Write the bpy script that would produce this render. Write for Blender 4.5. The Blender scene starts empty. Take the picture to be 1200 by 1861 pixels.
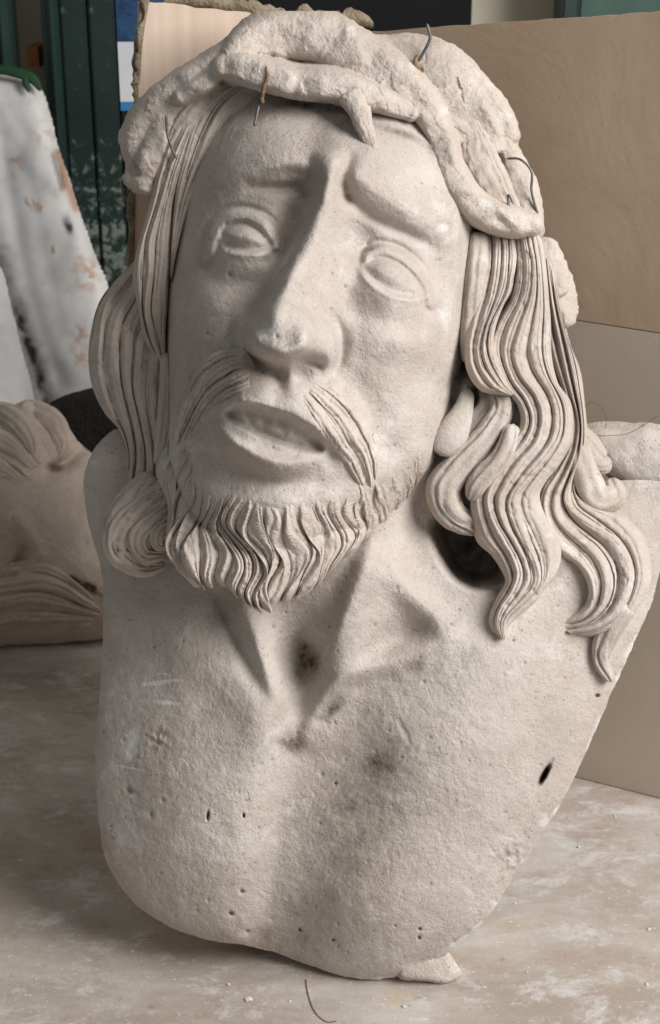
import bpy, math, random, time
from mathutils import Vector, Matrix
T0 = time.time()
scene = bpy.context.scene
R = math.radians

# ---- CAMERA -------------------------------------------------------------------
SC = 0.0004                                     # metres per sculpt unit
TH = R(22)
VD = Vector((0, math.cos(TH), -math.sin(TH))); VU = Vector((0, math.sin(TH), math.cos(TH)))
ORG = Vector((0, 0, 0.3115)); CAM = ORG - VD * (2750 * SC)
cd = bpy.data.cameras.new('camera'); cam = bpy.data.objects.new('camera', cd); scene.collection.objects.link(cam)
cam.location = CAM; cam.rotation_euler = (R(90) - TH, 0, 0)
cd.sensor_fit = 'VERTICAL'; cd.sensor_height = 24; cd.lens = 12 / (930.5 / 2750); cd.clip_end = 100; cd.clip_start = .01
cd.dof.use_dof = True; cd.dof.focus_distance = 0.97; cd.dof.aperture_fstop = 11
scene.camera = cam
# ---- LIGHT: a big soft opening to the right and in front, dim room around ------
w = bpy.data.worlds.new('World'); scene.world = w; w.use_nodes = True
bg = w.node_tree.nodes['Background']; bg.inputs[0].default_value = (0.93, 0.96, 1.0, 1); bg.inputs[1].default_value = 0.22
def area(name, loc, target, sx, sy, power, col):
    l = bpy.data.lights.new(name, 'AREA'); l.shape = 'RECTANGLE'; l.size = sx; l.size_y = sy; l.energy = power; l.color = col
    o = bpy.data.objects.new(name, l); scene.collection.objects.link(o); o.location = loc
    o.rotation_euler = (Vector(target) - Vector(loc)).to_track_quat('-Z', 'Y').to_euler()
    return o
area('doorway_light', (1.62, -0.95, 1.62), (0, 0, .35), 1.3, 1.5, 82, (1.0, .98, .955))
vs = scene.view_settings; vs.view_transform = 'Standard'; vs.look = 'None'; vs.exposure = 0.0; vs.gamma = 1.0
scene.cycles.max_bounces = 6

# ---- SCULPT: relief maths (numpy only) --------------------------------------
import numpy as np, math
f4 = np.float32
D = 2750.0                                     # viewing distance in sculpt units (0.4 mm each)
GX0, GX1, GY0, GY1, GS = 120, 1260, 20, 1800, 2
gx = np.arange(GX0, GX1 + 1, GS).astype(f4); gy = np.arange(GY0, GY1 + 1, GS).astype(f4)
X, Y = np.meshgrid(gx, gy)

def spline(pts, per=8, closed=False):
    """Catmull-Rom through points of any dimension."""
    p = np.array(pts, float); n = len(p)
    if n == 2 and not closed:
        t = np.linspace(0, 1, per + 1)[:, None]
        return p[0] * (1 - t) + p[1] * t
    out = []
    m = n if closed else n - 1
    for i in range(m):
        if closed: a, b, c, d = p[(i - 1) % n], p[i], p[(i + 1) % n], p[(i + 2) % n]
        else:
            b, c = p[i], p[i + 1]
            a = p[i - 1] if i > 0 else 2 * b - c
            d = p[i + 2] if i + 2 < n else 2 * c - b
        t = np.linspace(0, 1, per, endpoint=False)[:, None]
        out.append(0.5 * (2 * b + (c - a) * t + (2 * a - 5 * b + 4 * c - d) * t ** 2 + (3 * b - a - 3 * c + d) * t ** 3))
    if not closed: out.append(p[-1:])
    return np.vstack(out)

def crop(x0, x1, y0, y1):
    i0 = max(0, int((x0 - GX0) // GS)); i1 = min(len(gx), int((x1 - GX0) // GS) + 2)
    j0 = max(0, int((y0 - GY0) // GS)); j1 = min(len(gy), int((y1 - GY0) // GS) + 2)
    return slice(j0, max(j0, j1)), slice(i0, max(i0, i1))

def G(cx, cy, rx, ry, rot=0.0):
    c, s = math.cos(math.radians(rot)), math.sin(math.radians(rot))
    u = (X - cx) * c + (Y - cy) * s; v = -(X - cx) * s + (Y - cy) * c
    return np.exp(-(u / rx) ** 2 - (v / ry) ** 2)

def polydist(P, sl):
    """distance, side (+ = right hand of travel on screen), index along P"""
    x, y = X[sl], Y[sl]
    best = np.full(x.shape, 1e9, f4); side = np.zeros(x.shape, f4); idx = np.zeros(x.shape, f4)
    for i in range(len(P) - 1):
        ax, ay = P[i, 0], P[i, 1]; dx, dy = P[i + 1, 0] - ax, P[i + 1, 1] - ay
        L = dx * dx + dy * dy + 1e-9
        t = np.clip(((x - ax) * dx + (y - ay) * dy) / L, 0, 1)
        qx, qy = x - ax - t * dx, y - ay - t * dy
        d = qx * qx + qy * qy
        m = d < best
        best[m] = d[m]; side[m] = ((dx * (y - ay) - dy * (x - ax)) / math.sqrt(L))[m]; idx[m] = (i + t)[m]
    return np.sqrt(best), side, idx

def stroke(H, pts, amp, r=None, rr=None, rl=None, prof='g', per=6, taper=True):
    """pts (x,y[,scale]).  adds amp*profile(distance); rl / rr radii on the left / right hand of travel"""
    P = spline([(p + (1.0,))[:3] if len(p) < 3 else p for p in [tuple(q) for q in pts]], per)
    rl = rl or r; rr = rr or r; R = max(rl, rr) * 2.6
    sl = crop(P[:, 0].min() - R, P[:, 0].max() + R, P[:, 1].min() - R, P[:, 1].max() + R)
    d, s, idx = polydist(P, sl)
    sc = np.interp(idx.ravel(), np.arange(len(P)), P[:, 2]).reshape(idx.shape)
    k = 0.5 + 0.5 * np.clip(s / (d + 1e-3), -1, 1)
    rad = rl + (rr - rl) * k
    q = d / rad
    if prof == 'g': f = np.exp(-q * q)
    elif prof == 'round': f = np.sqrt(np.clip(1 - q * q, 0, 1))
    elif prof == 'flat': f = np.clip((1 - q) * 3, 0, 1); f = f * f * (3 - 2 * f)
    H[sl] += (amp * sc * f).astype(f4)

def sdpoly(pts, per=6, closed_spline=True, margin=80):
    """signed distance to a closed curve (negative inside), full grid (far = +1e3)"""
    P = spline(pts, per, True) if closed_spline else np.array(pts, float)
    Q = np.vstack([P, P[:1]])
    out = np.full(X.shape, 1e3, f4)
    sl = crop(P[:, 0].min() - margin, P[:, 0].max() + margin, P[:, 1].min() - margin, P[:, 1].max() + margin)
    d, _, _ = polydist(Q, sl)
    x, y = X[sl], Y[sl]; ins = np.zeros(x.shape, bool)
    for i in range(len(P)):
        x1, y1 = Q[i, :2]; x2, y2 = Q[i + 1, :2]
        if y1 == y2: continue
        c = ((y1 > y) != (y2 > y)) & (x < (x2 - x1) * (y - y1) / (y2 - y1) + x1)
        ins ^= c
    out[sl] = np.where(ins, -d, d)
    return out

def sstep(a, b, v):
    t = np.clip((v - a) / (b - a), 0, 1); return t * t * (3 - 2 * t)
def smax(a, b, k):
    h = np.clip(0.5 + 0.5 * (a - b) / k, 0, 1)
    return b * (1 - h) + a * h + k * h * (1 - h)

def vnoise(x, y, seed=0):
    """smooth value noise, about -1..1"""
    xi = np.floor(x).astype(np.int64); yi = np.floor(y).astype(np.int64)
    u = x - xi; v = y - yi; u = u * u * (3 - 2 * u); v = v * v * (3 - 2 * v)
    def h(a, b):
        n = (a * 374761393 + b * 668265263 + seed * 1442695041) & 0x7fffffff
        n = ((n ^ (n >> 13)) * 1274126177) & 0x7fffffff
        return ((n ^ (n >> 16)) & 0xffff) / 32767.5 - 1
    return ((h(xi, yi) * (1 - u) + h(xi + 1, yi) * u) * (1 - v) + (h(xi, yi + 1) * (1 - u) + h(xi + 1, yi + 1) * u) * v).astype(f4)
def fbm(x, y, sc, oct=3, seed=0):
    s = 0; a = 1.0; t = 0
    for o in range(oct):
        s = s + a * vnoise(x / sc + 17.3 * o, y / sc - 9.1 * o, seed + o); t += a; a *= .5; sc *= .5
    return s / t
def blur(A, n):
    """cheap repeated box blur, radius in cells"""
    for _ in range(3):
        for ax in (0, 1):
            P = np.pad(A, [(n + 1, n) if i == ax else (0, 0) for i in (0, 1)], mode='edge')
            c = np.cumsum(P, axis=ax, dtype=np.float64)
            A = ((np.take(c, range(2 * n + 1, c.shape[ax]), ax) - np.take(c, range(0, c.shape[ax] - 2 * n - 1), ax)) / (2 * n + 1)).astype(f4)
    return A

# ---- bust outlines -----------------------------------------------------------
HEAD = [(600, 62), (740, 92), (850, 200), (884, 330), (868, 480), (852, 600), (834, 700), (802, 826), (742, 912), (668, 992),
        (570, 1056), (470, 1086), (385, 1050), (326, 980), (302, 860), (296, 720), (295, 600), (298, 480), (318, 330), (380, 180), (480, 92)]
CHEST = [(205, 782), (168, 822), (152, 880), (163, 960), (186, 1045), (187, 1150), (182, 1250), (173, 1370), (177, 1470), (194, 1565),
         (238, 1635), (300, 1680), (370, 1707), (475, 1724), (555, 1752), (640, 1778), (715, 1776), (768, 1756), (828, 1720), (888, 1664),
         (948, 1572), (1008, 1480), (1046, 1408), (1080, 1335), (1116, 1250), (1152, 1170), (1186, 1090), (1206, 1010), (1222, 930), (1222, 880),
         (1160, 872), (1040, 860), (900, 700), (700, 640), (450, 640), (300, 700), (250, 770)]

def build_body():
    # ---------------- chest and neck
    sc = sdpoly(CHEST, 5, margin=400)
    inn = np.clip(-sc, 0, 1e3); inn = np.minimum(inn, blur(np.minimum(inn, 260), 22) + 8)
    C = 24 + 126 * (1 - np.exp(-inn / 165)) + 10 * (1 - np.exp(-inn / 7))
    C = C.astype(f4)
    C += 34 * G(350, 1400, 150, 240) + 52 * G(860, 1400, 200, 230, 20)
    C += 22 * G(700, 1650, 200, 90) - 12 * G(520, 1690, 70, 80)
    stroke(C, [(556, 1300, .8), (535, 1400, 1), (515, 1520, 1), (500, 1620, .9), (492, 1720, .7)], -40, rl=130, rr=48)
    C += 26 * G(480, 1330, 60, 90) - 14 * G(650, 1400, 70, 70)
    # neck mass
    stroke(C, [(600, 880), (600, 1000), (590, 1120, .62), (570, 1230, .2)], 52, r=165)
    C -= 30 * G(470, 1010, 90, 90)
    C -= 58 * G(548, 1195, 52, 74, -10)                       # sternal notch
    stroke(C, [(415, 1040, .9), (448, 1120, 1), (482, 1210, 1), (505, 1265, .4)], 36, rr=20, rl=34)
    stroke(C, [(405, 1085), (440, 1170), (478, 1262, .5)], -15, r=17)
    C -= 8 * G(395, 1130, 70, 60, 40)
    stroke(C, [(700, 930, .6), (662, 1040, .9), (622, 1140, 1), (592, 1225, 1), (566, 1305, .3)], 50, rr=24, rl=56)
    stroke(C, [(562, 1330, .6), (594, 1262, 1), (640, 1226, 1), (700, 1208, .8), (770, 1180, .3)], 22, rr=34, rl=18)
    stroke(C, [(570, 1330, .5), (606, 1275, 1), (650, 1245, 1), (706, 1226, .6)], -12, r=16)
    C -= 27 * G(738, 1152, 60, 26, -24)
    stroke(C, [(700, 1040, .5), (742, 1078, 1), (778, 1112, 1), (806, 1146, .6)], 26, r=26)
    C += 16 * G(860, 1180, 120, 60) - 46 * G(752, 940, 64, 70) - 24 * G(690, 990, 50, 40)
    stroke(C, [(200, 1110), (300, 1150), (400, 1215), (470, 1262)], 14, r=46)
    # ---------------- head
    ctr = (545.0, 560.0)
    P = spline(HEAD, 10, True)
    ang = np.arctan2(P[:, 1] - ctr[1], P[:, 0] - ctr[0]); rad = np.hypot(P[:, 0] - ctr[0], P[:, 1] - ctr[1])
    o = np.argsort(ang); ang, rad = ang[o], rad[o]
    A = np.arctan2(Y - ctr[1], X - ctr[0]); R = np.hypot(X - ctr[0], Y - ctr[1])
    Rb = np.interp(A.ravel(), np.r_[ang[-1] - 2 * np.pi, ang, ang[0] + 2 * np.pi], np.r_[rad[-1], rad, rad[0]]).reshape(A.shape)
    rho = R / Rb
    F = 345 * np.sqrt(np.clip(1 - rho ** 2.6, 0, 1)) + np.where(rho < 1, 0, -400 * np.clip((rho - 1) * 4, 0, 1))
    F = (F + np.where(rho < 1.1, 0.13 * (Y - 560), 0)).astype(f4)
    # flatten the forehead, widen right cheek
    F += 26 * G(470, 250, 130, 90) + 34 * G(700, 280, 120, 90) 
    F += 26 * G(760, 590, 90, 130)
    # sockets
    F -= 32 * G(432, 425, 92, 62, 0) + 34 * G(538, 425, 34, 70, 18)
    F -= 42 * G(712, 486, 92, 58, 24) + 28 * G(650, 440, 36, 46)
    # brows: left (viewer) and right
    stroke(F, [(372, 372, .25), (410, 336, .6), (470, 306, .9), (530, 292, 1.1), (564, 298, 1)], 25, rl=62, rr=20)
    stroke(F, [(452, 340, .3), (500, 342, 1), (545, 340, 1.1), (560, 352, .7)], -17, r=9)
    stroke(F, [(646, 318, 1.1), (690, 348, 1.1), (750, 382, 1), (806, 420, .9), (836, 474, .8), (832, 545, .5)], 26, rl=90, rr=28)
    stroke(F, [(636, 362, .8), (680, 396, 1), (740, 424, .9), (790, 452, .3)], -16, r=10)
    # frown: glabella ridge between two furrows
    stroke(F, [(566, 300, .5), (571, 330, 1), (566, 362, .8)], -22, r=13)
    stroke(F, [(634, 290, .4), (625, 322, 1), (628, 356, .8)], -30, r=14)
    stroke(F, [(600, 262, .4), (598, 310, 1), (590, 350, 1)], 22, r=24)
    F -= 10 * G(600, 225, 60, 26)
    # nose: bridge, side planes, tip, wings
    stroke(F, [(596, 330, .30), (578, 392, .55), (552, 450, .78), (526, 510, .95), (500, 570, 1), (490, 612, .6)], 74, rl=88, rr=30)
    stroke(F, [(594, 340, .5), (570, 400, .9), (544, 460, 1), (514, 520, 1), (490, 575, .7)], 34, rl=34, rr=18)
    stroke(F, [(590, 352, .5), (566, 406, 1), (539, 462, 1), (508, 526, 1), (484, 562, .7)], 22, rl=36, rr=12)
    stroke(F, [(448, 566, .4), (450, 600, .8), (456, 636, 1), (474, 656, .6)], -12, r=10)
    F += 64 * np.exp(-(np.hypot((X - 512) / 60, (Y - 602) / 52)) ** 4.6)
    F += 10 * G(488, 582, 30, 22) + 10 * G(524, 614, 30, 20)
    qn = (np.abs((X - 510) / 61) ** 2.6 + np.abs((Y - 603) / 53) ** 2.6) ** (1 / 2.6); mn = .9 * sstep(1.05, .84, qn) * sstep(548, 606, Y + .35 * (X - 510)) * sstep(584, 536, X)
    F = (F * (1 - mn) + mn * (F[int((598 - GY0) / GS), int((505 - GX0) / GS)] - 2 + 20 * (1 - np.clip(qn, 0, 1.2) ** 2) - .05 * (X - 510) - .05 * (Y - 603))).astype(f4)
    F += 56 * np.exp(-(np.hypot((X - 576) / 36, (Y - 628) / 42)) ** 4)           # right wing
    F += 44 * np.exp(-(np.hypot((X - 444) / 22, (Y - 608) / 34)) ** 3.2)           # left wing
    F += 26 * G(518, 645, 40, 18, 16)                                           # columella
    un = sdpoly([(452, 644), (482, 656), (514, 662), (540, 650), (562, 642), (588, 648), (596, 666), (582, 692), (540, 696), (500, 688), (462, 668)])
    F -= 20 * sstep(10, -12, un)
    stroke(F, [(512, 650, .5), (524, 664, 1), (528, 690, .8)], 12, r=12)
    stroke(F, [(604, 616, .4), (606, 646, 1), (592, 676, .9), (572, 686, .4)], 18, r=10)
    stroke(F, [(548, 652, .8), (563, 656, 1.1), (578, 662, .8)], -34, r=9)       # nostril
    stroke(F, [(602, 575, .5), (618, 610, 1), (614, 650, 1), (594, 684, .7)], -20, r=13)    # groove round the wing
    stroke(F, [(440, 644, .7), (470, 668, 1), (510, 694, .8)], -16, r=14)    # under the nose
    nb = np.clip(1.5 * np.exp(-(np.hypot((X - 528) / 84, (Y - 606) / 46)) ** 4), 0, 1); F = F * (1 - nb) + blur(F, 3) * nb
    # left shadow valley beside the nose
    stroke(F, [(545, 400, .6), (512, 470, 1), (470, 540, 1), (430, 600, .8)], -24, r=34)
    F -= 7 * G(642, 470, 26, 70, 12) + 8 * G(640, 560, 26, 50, -8)
    # eyes ---------------------------------------------------------------
    F += 42 * np.exp(-(np.hypot((X - 446) / 80, (Y - 444) / 58)) ** 3)
    lo = sdpoly([(403, 416), (424, 403), (450, 402), (474, 416), (490, 437), (495, 450), (470, 456), (440, 457), (414, 451), (402, 436)])
    lb = sdpoly([(372, 474), (373, 430), (388, 399), (420, 382), (460, 384), (494, 404), (510, 438), (508, 454), (496, 452), (490, 437), (474, 416), (450, 402), (424, 403), (405, 416), (394, 440), (386, 470)])
    F += 10 * sstep(4, -5, lb) - 9 * np.exp(-((lb - 5) / 5) ** 2) * (lo > 4)
    F += -7 * sstep(3, -3, lo) + 24 * sstep(2, -30, lo) 
    stroke(F, [(398, 466, .4), (440, 470, 1), (486, 466, .8)], 3, r=9)
    F += 8 * np.exp(-((lo - 6) / 5) ** 2) * sstep(440, 452, Y) * (lo > -2)
    F -= 16 * G(380, 482, 16, 18) + 10 * G(494, 444, 7, 8)
    F -= 6 * G(430, 516, 74, 20)
    stroke(F, [(520, 420, .5), (512, 452, 1), (492, 472, .6)], -12, r=12)
    # right
    F += 48 * np.exp(-(np.hypot(((X - 714) * .92 + (Y - 514) * .39) / 82, (-(X - 714) * .39 + (Y - 514) * .92) / 54)) ** 3)
    ro = sdpoly([(660, 480), (680, 466), (704, 466), (734, 481), (758, 505), (773, 533), (756, 539), (720, 535), (688, 519), (666, 498)])
    rb = sdpoly([(660, 462), (676, 446), (704, 446), (738, 461), (768, 491), (787, 530), (788, 560), (777, 556), (774, 533), (758, 505), (734, 481), (704, 466), (680, 466), (664, 476)])
    F += 10 * sstep(4, -5, rb) - 9 * np.exp(-((rb - 5) / 5) ** 2) * (ro > 4)
    F += -7 * sstep(3, -3, ro) + 25 * sstep(2, -30, ro)
    stroke(F, [(664, 514, .4), (690, 536, 1), (724, 549, 1), (766, 552, .7)], 3, r=9)
    F += 8 * np.exp(-((ro - 6) / 5) ** 2) * sstep(-6, 8, Y - (500 + .36 * (X - 680))) * (ro > -2)
    F -= 14 * G(800, 566, 18, 16) + 6 * G(650, 490, 10, 16)
    F -= 8 * G(720, 592, 76, 20, 12)
    # cheeks
    F += 24 * G(372, 550, 60, 70) + 24 * G(710, 610, 80, 46, 12)
    F -= 22 * G(760, 700, 44, 70, 20)
    stroke(F, [(606, 668, .5), (640, 704, 1), (676, 756, 1), (694, 808, .6)], -18, rl=34, rr=16)
    F -= 8 * G(700, 748, 46, 90, -30) 
    F -= 16 * G(400, 640, 50, 26, -30)
    F += 12 * G(770, 770, 60, 80)
    # muzzle, lips ---------------------------------------------------------
    F += 42 * np.exp(-(np.hypot((X - 500) / 150, (Y - 770) / 120)) ** 2.6)
    F += 17 * G(464, 710, 36, 26) + 16 * G(545, 728, 40, 22, 20) - 14 * G(506, 700, 14, 26)
    op = sdpoly([(408, 752), (428, 741), (470, 748), (520, 763), (566, 785), (588, 806), (584, 824), (545, 820), (492, 803), (440, 779), (415, 764)])
    up = [(404, 746, .5), (432, 731, .9), (470, 735, 1.1), (520, 749, 1.1), (566, 772, 1), (594, 797, .6)]
    stroke(F, up, 26, rl=26, rr=6)
    stroke(F, [(396, 776, .5), (430, 808, .9), (480, 832, 1.1), (530, 843, 1), (575, 838, .4)], 24, rl=13, rr=28)
    stroke(F, [(392, 826, .4), (430, 852, .9), (490, 874, 1), (550, 868, .7), (590, 846, .3)], -15, r=17)
    dep = sstep(3, -9, op)
    F -= 26 * dep
    F += dep * 12 * G(500, 782, 100, 12, 19) * (1 + .5 * fbm(X, Y, 12, 2, 31))
    tt = np.zeros_like(F); stroke(tt, [(424, 750, .5), (470, 758, 1), (520, 773, 1), (560, 793, .7)], 1, r=7); F += dep * 9 * tt * (1 + .4 * np.sin((X + .3 * Y) / 5.2) * (X < 540))
    F += 3.2 * fbm(X, Y, 26, 3, 37) * np.exp(-(np.hypot((X - 490) / 130, (Y - 790) / 80)) ** 4)                   # tongue / teeth strip
    F -= dep * 12 * G(576, 808, 18, 9, 35) 
    F -= 26 * G(376, 800, 20, 44, -10)                         # left corner hollow
    F -= 14 * G(602, 826, 14, 20)
    F += 18 * G(500, 930, 110, 50) + 16 * G(480, 990, 150, 60) + 14 * G(360, 950, 40, 80)
    # raised moustache and beard mass, its left edge standing off the cheek
    P = spline([(476, 640), (440, 637), (404, 643), (364, 667), (338, 708), (318, 752), (303, 800), (297, 870), (300, 950)], 6)
    sl = crop(180, 620, 560, 1060); d, sd_, ix = polydist(P, sl); q = -sd_
    t_ = np.clip(ix / (len(P) - 1), 0, 1); fade = np.clip(t_ / .14, 0, 1) * np.clip((1 - t_) / .12, 0, 1)
    F[sl] += (34 * fade * sstep(-5, 9, q) * np.exp(-np.clip(q, 0, 500) / 75)).astype(f4)
    # beard base
    bd = sdpoly([(318, 770), (345, 850), (400, 880), (470, 895), (560, 890), (640, 880), (690, 850), (760, 800), (800, 836), (742, 912), (650, 990), (540, 1040), (430, 1030), (345, 960), (300, 850)])
    F += 14 * sstep(16, -24, bd)
    H = smax(F, C, 16)
    # dark cavity between the neck and the hanging locks
    cav = sdpoly([(786, 962), (800, 1010), (830, 1052), (872, 1066), (915, 1050), (935, 990), (930, 930), (860, 930), (800, 940)])
    H -= (np.clip(H + 60, 0, 400)) * sstep(10, -26, cav)
    # ear: lobe, rim and hollow
    E = np.full(X.shape, -300, f4)
    for x0, y0, rx, ry, ro_, hh in [(806, 800, 30, 36, 25, 178), (826, 762, 30, 40, 25, 168), (846, 716, 26, 46, 20, 156), (872, 700, 26, 40, -10, 140), (886, 742, 20, 44, 14, 130)]:
        c_, s_ = math.cos(math.radians(ro_)), math.sin(math.radians(ro_))
        q = np.hypot(((X - x0) * c_ + (Y - y0) * s_) / rx, (-(X - x0) * s_ + (Y - y0) * c_) / ry)
        E = smax(E, (hh - 60 * q ** 2.2).astype(f4), 34)
    E -= 22 + 60 * G(864, 730, 15, 30, 22)
    H = smax(H, E, 9)
    so = np.minimum(sc, sdpoly(HEAD, 8, margin=200))
    return H.astype(f4), so, rho
# ---- from sculpt units to the world -------------------------------------------
def toW(x, y, w):
    x, y, w = np.asarray(x, float), np.asarray(y, float), np.asarray(w, float)
    k = (D - w) / D; a = (x - 600) * k * SC; b = (930.5 - y) * k * SC; c = w * SC
    return np.stack([a, b * VU.y - c * VD.y, ORG.z + b * VU.z - c * VD.z], -1)
def ray(px, py):
    return Vector(((px - 600) / D, 0, 0)) + VU * ((930.5 - py) / D) + VD
def at_y(px, py, yy):
    r = ray(px, py); return CAM + r * ((yy - CAM.y) / r.y)
def at_z(px, py, zz=0.0):
    r = ray(px, py); return CAM + r * ((zz - CAM.z) / r.z)
def on_plane(px, py, p, n):
    r = ray(px, py); return CAM + r * ((p - CAM).dot(n) / r.dot(n))

# ---- object helpers --------------------------------------------------------------
def mesh_np(name, V, F, mat, parent=None, base=None, attrs=None, smooth=True, sharp=None):
    me = bpy.data.meshes.new(name)
    V = np.asarray(V, np.float32); b = np.array(base if base is not None else (0, 0, 0), np.float32)
    V = V - b
    fl = np.concatenate([np.asarray(f, np.int32).ravel() for f in F]); cnt = np.concatenate([np.full(len(f), np.asarray(f).shape[1], np.int32) for f in F])
    me.vertices.add(len(V)); me.vertices.foreach_set('co', V.ravel())
    me.loops.add(len(fl)); me.loops.foreach_set('vertex_index', fl)
    me.polygons.add(len(cnt)); st = np.concatenate([[0], np.cumsum(cnt)[:-1]]).astype(np.int32)
    me.polygons.foreach_set('loop_start', st); me.polygons.foreach_set('loop_total', cnt)
    me.polygons.foreach_set('use_smooth', np.full(len(cnt), smooth))
    me.update(calc_edges=True); me.validate()
    for k, a in (attrs or {}).items():
        at = me.attributes.new(k, 'FLOAT', 'POINT'); at.data.foreach_set('value', np.asarray(a, np.float32).ravel())
    if sharp: me.set_sharp_from_angle(angle=R(sharp))
    me.materials.append(mat)
    o = bpy.data.objects.new(name, me); scene.collection.objects.link(o)
    if parent is not None: o.parent = parent
    elif base is not None: o.location = Vector([float(q) for q in b])
    return o
def tag(o, label=None, cat=None, group=None, kind=None):
    if label: o['label'] = label
    if cat: o['category'] = cat
    if group: o['group'] = group
    if kind: o['kind'] = kind
    return o
def thing(name, loc, label, cat, group=None):
    o = bpy.data.objects.new(name, None); o.empty_display_size = .02; scene.collection.objects.link(o); o.location = loc
    return tag(o, label, cat, group)

# ---- materials -------------------------------------------------------------------
class NT:
    def __init__(s, name):
        s.m = bpy.data.materials.new(name); s.m.use_nodes = True; s.t = s.m.node_tree; s.b = s.t.nodes['Principled BSDF']
        s.co = s.t.nodes.new('ShaderNodeTexCoord').outputs['Object']
    def n(s, typ, **kw):
        x = s.t.nodes.new('ShaderNode' + typ)
        for k, v in kw.items(): setattr(x, k, v)
        return x
    def lk(s, a, b): s.t.links.new(a, b)
    def noise(s, scale, detail=4, rough=.55, dist=0, co=None):
        x = s.n('TexNoise'); x.inputs['Scale'].default_value = scale; x.inputs['Detail'].default_value = detail
        x.inputs['Roughness'].default_value = rough; x.inputs['Distortion'].default_value = dist; s.lk(co or s.co, x.inputs['Vector']); return x.outputs['Fac']
    def vor(s, scale, feat='F1', co=None, rnd=1.0):
        x = s.n('TexVoronoi', feature=feat); x.inputs['Scale'].default_value = scale; x.inputs['Randomness'].default_value = rnd; s.lk(co or s.co, x.inputs['Vector']); return x
    def ramp(s, fac, stops, interp='LINEAR'):
        x = s.n('ValToRGB'); x.color_ramp.interpolation = interp
        e = x.color_ramp.elements
        while len(e) < len(stops): e.new(.5)
        for q, (p, c) in zip(e, stops): q.position = p; q.color = (c, c, c, 1) if isinstance(c, (int, float)) else (*c, 1)
        s.lk(fac, x.inputs['Fac']); return x.outputs['Color']
    def mix(s, fac, a, b, mode='MIX'):
        x = s.n('Mix', data_type='RGBA', blend_type=mode)
        for i, v in ((0, fac), (6, a), (7, b)):
            if hasattr(v, 'is_linked') or isinstance(v, bpy.types.NodeSocket): s.lk(v, x.inputs[i])
            else: x.inputs[i].default_value = v if i == 0 else (*v, 1)
        return x.outputs[2]
    def math(s, op, a, b=0.0, clamp=False):
        x = s.n('Math', operation=op, use_clamp=clamp)
        for i, v in enumerate((a, b)):
            if isinstance(v, bpy.types.NodeSocket): s.lk(v, x.inputs[i])
            else: x.inputs[i].default_value = v
        return x.outputs[0]
    def attr(s, name):
        x = s.n('Attribute', attribute_name=name); return x.outputs['Fac']
    def bump(s, h, strength, dist, prev=None):
        x = s.n('Bump'); x.inputs['Strength'].default_value = strength; x.inputs['Distance'].default_value = dist
        s.lk(h, x.inputs['Height'])
        if prev is not None: s.lk(prev, x.inputs['Normal'])
        return x.outputs['Normal']
    def out(s, col, rough=.9, nrm=None, spec=.3):
        if isinstance(col, bpy.types.NodeSocket): s.lk(col, s.b.inputs['Base Color'])
        else: s.b.inputs['Base Color'].default_value = (*col, 1)
        if isinstance(rough, bpy.types.NodeSocket): s.lk(rough, s.b.inputs['Roughness'])
        else: s.b.inputs['Roughness'].default_value = rough
        s.b.inputs['Specular IOR Level'].default_value = spec
        if nrm is not None: s.lk(nrm, s.b.inputs['Normal'])
        return s.m

def plaster(name, tint=(1, 1, 1), grain=1.0, dusty=1.0):
    t = NT(name)
    A = lambda c: tuple(a * b for a, b in zip(c, tint))
    big = t.noise(9, 5, .6); mid = t.noise(42, 5, .6, .4); fine = t.noise(420, 4, .65, .8)
    col = t.mix(t.ramp(big, [(.35, 0), (.68, 1)]), A((.475, .41, .362)), A((.60, .548, .50)))
    col = t.mix(t.ramp(mid, [(.42, 0), (.75, .55)]), col, A((.415, .355, .31)))
    col = t.mix(t.ramp(t.noise(15, 6, .68, .3), [(.50, 0), (.66, .6)]), col, A((.40, .355, .315)))
    col = t.mix(t.ramp(t.noise(22, 7, .72, .5), [(.56, 0), (.68, .6)]), col, A((.68, .645, .61)))
    # worm-like darker pits and pale scuffs of an old cast
    warp = t.n('Mapping'); 
    pit = t.vor(210); col = t.mix(t.math('MULTIPLY', t.ramp(pit.outputs['Distance'], [(.10, 1), (.22, 0)]), t.ramp(mid, [(.50, 0), (.60, .75)])), col, A((.23, .18, .14)))
    col = t.mix(t.ramp(fine, [(.30, .45 * dusty), (.46, 0)]), col, A((.30, .245, .20)))
    col = t.mix(t.ramp(t.noise(160, 5, .7, 1.2), [(.60, 0), (.78, .5)]), col, A((.70, .655, .60)))
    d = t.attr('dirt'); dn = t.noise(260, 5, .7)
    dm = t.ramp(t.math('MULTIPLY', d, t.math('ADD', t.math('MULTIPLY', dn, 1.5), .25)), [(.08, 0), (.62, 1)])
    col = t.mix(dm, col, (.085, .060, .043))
    c = t.attr('chip'); cm = t.ramp(t.math('MULTIPLY', c, t.math('ADD', t.math('MULTIPLY', t.noise(300, 4, .6), 1.2), .4)), [(.30, 0), (.75, .8)])
    col = t.mix(cm, col, (.71, .70, .69))
    lum = t.noise(560, 3, .6, 1.0)
    n1 = t.bump(lum, .65 * grain, .0012)
    n2 = t.bump(t.noise(230, 4, .65, .8), .42 * grain, .0022, n1)
    n3 = t.bump(t.ramp(pit.outputs['Distance'], [(.05, 0), (.25, 1)]), .10 * grain, .0012, n2)
    return t.out(col, .93, n3, .18)

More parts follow.
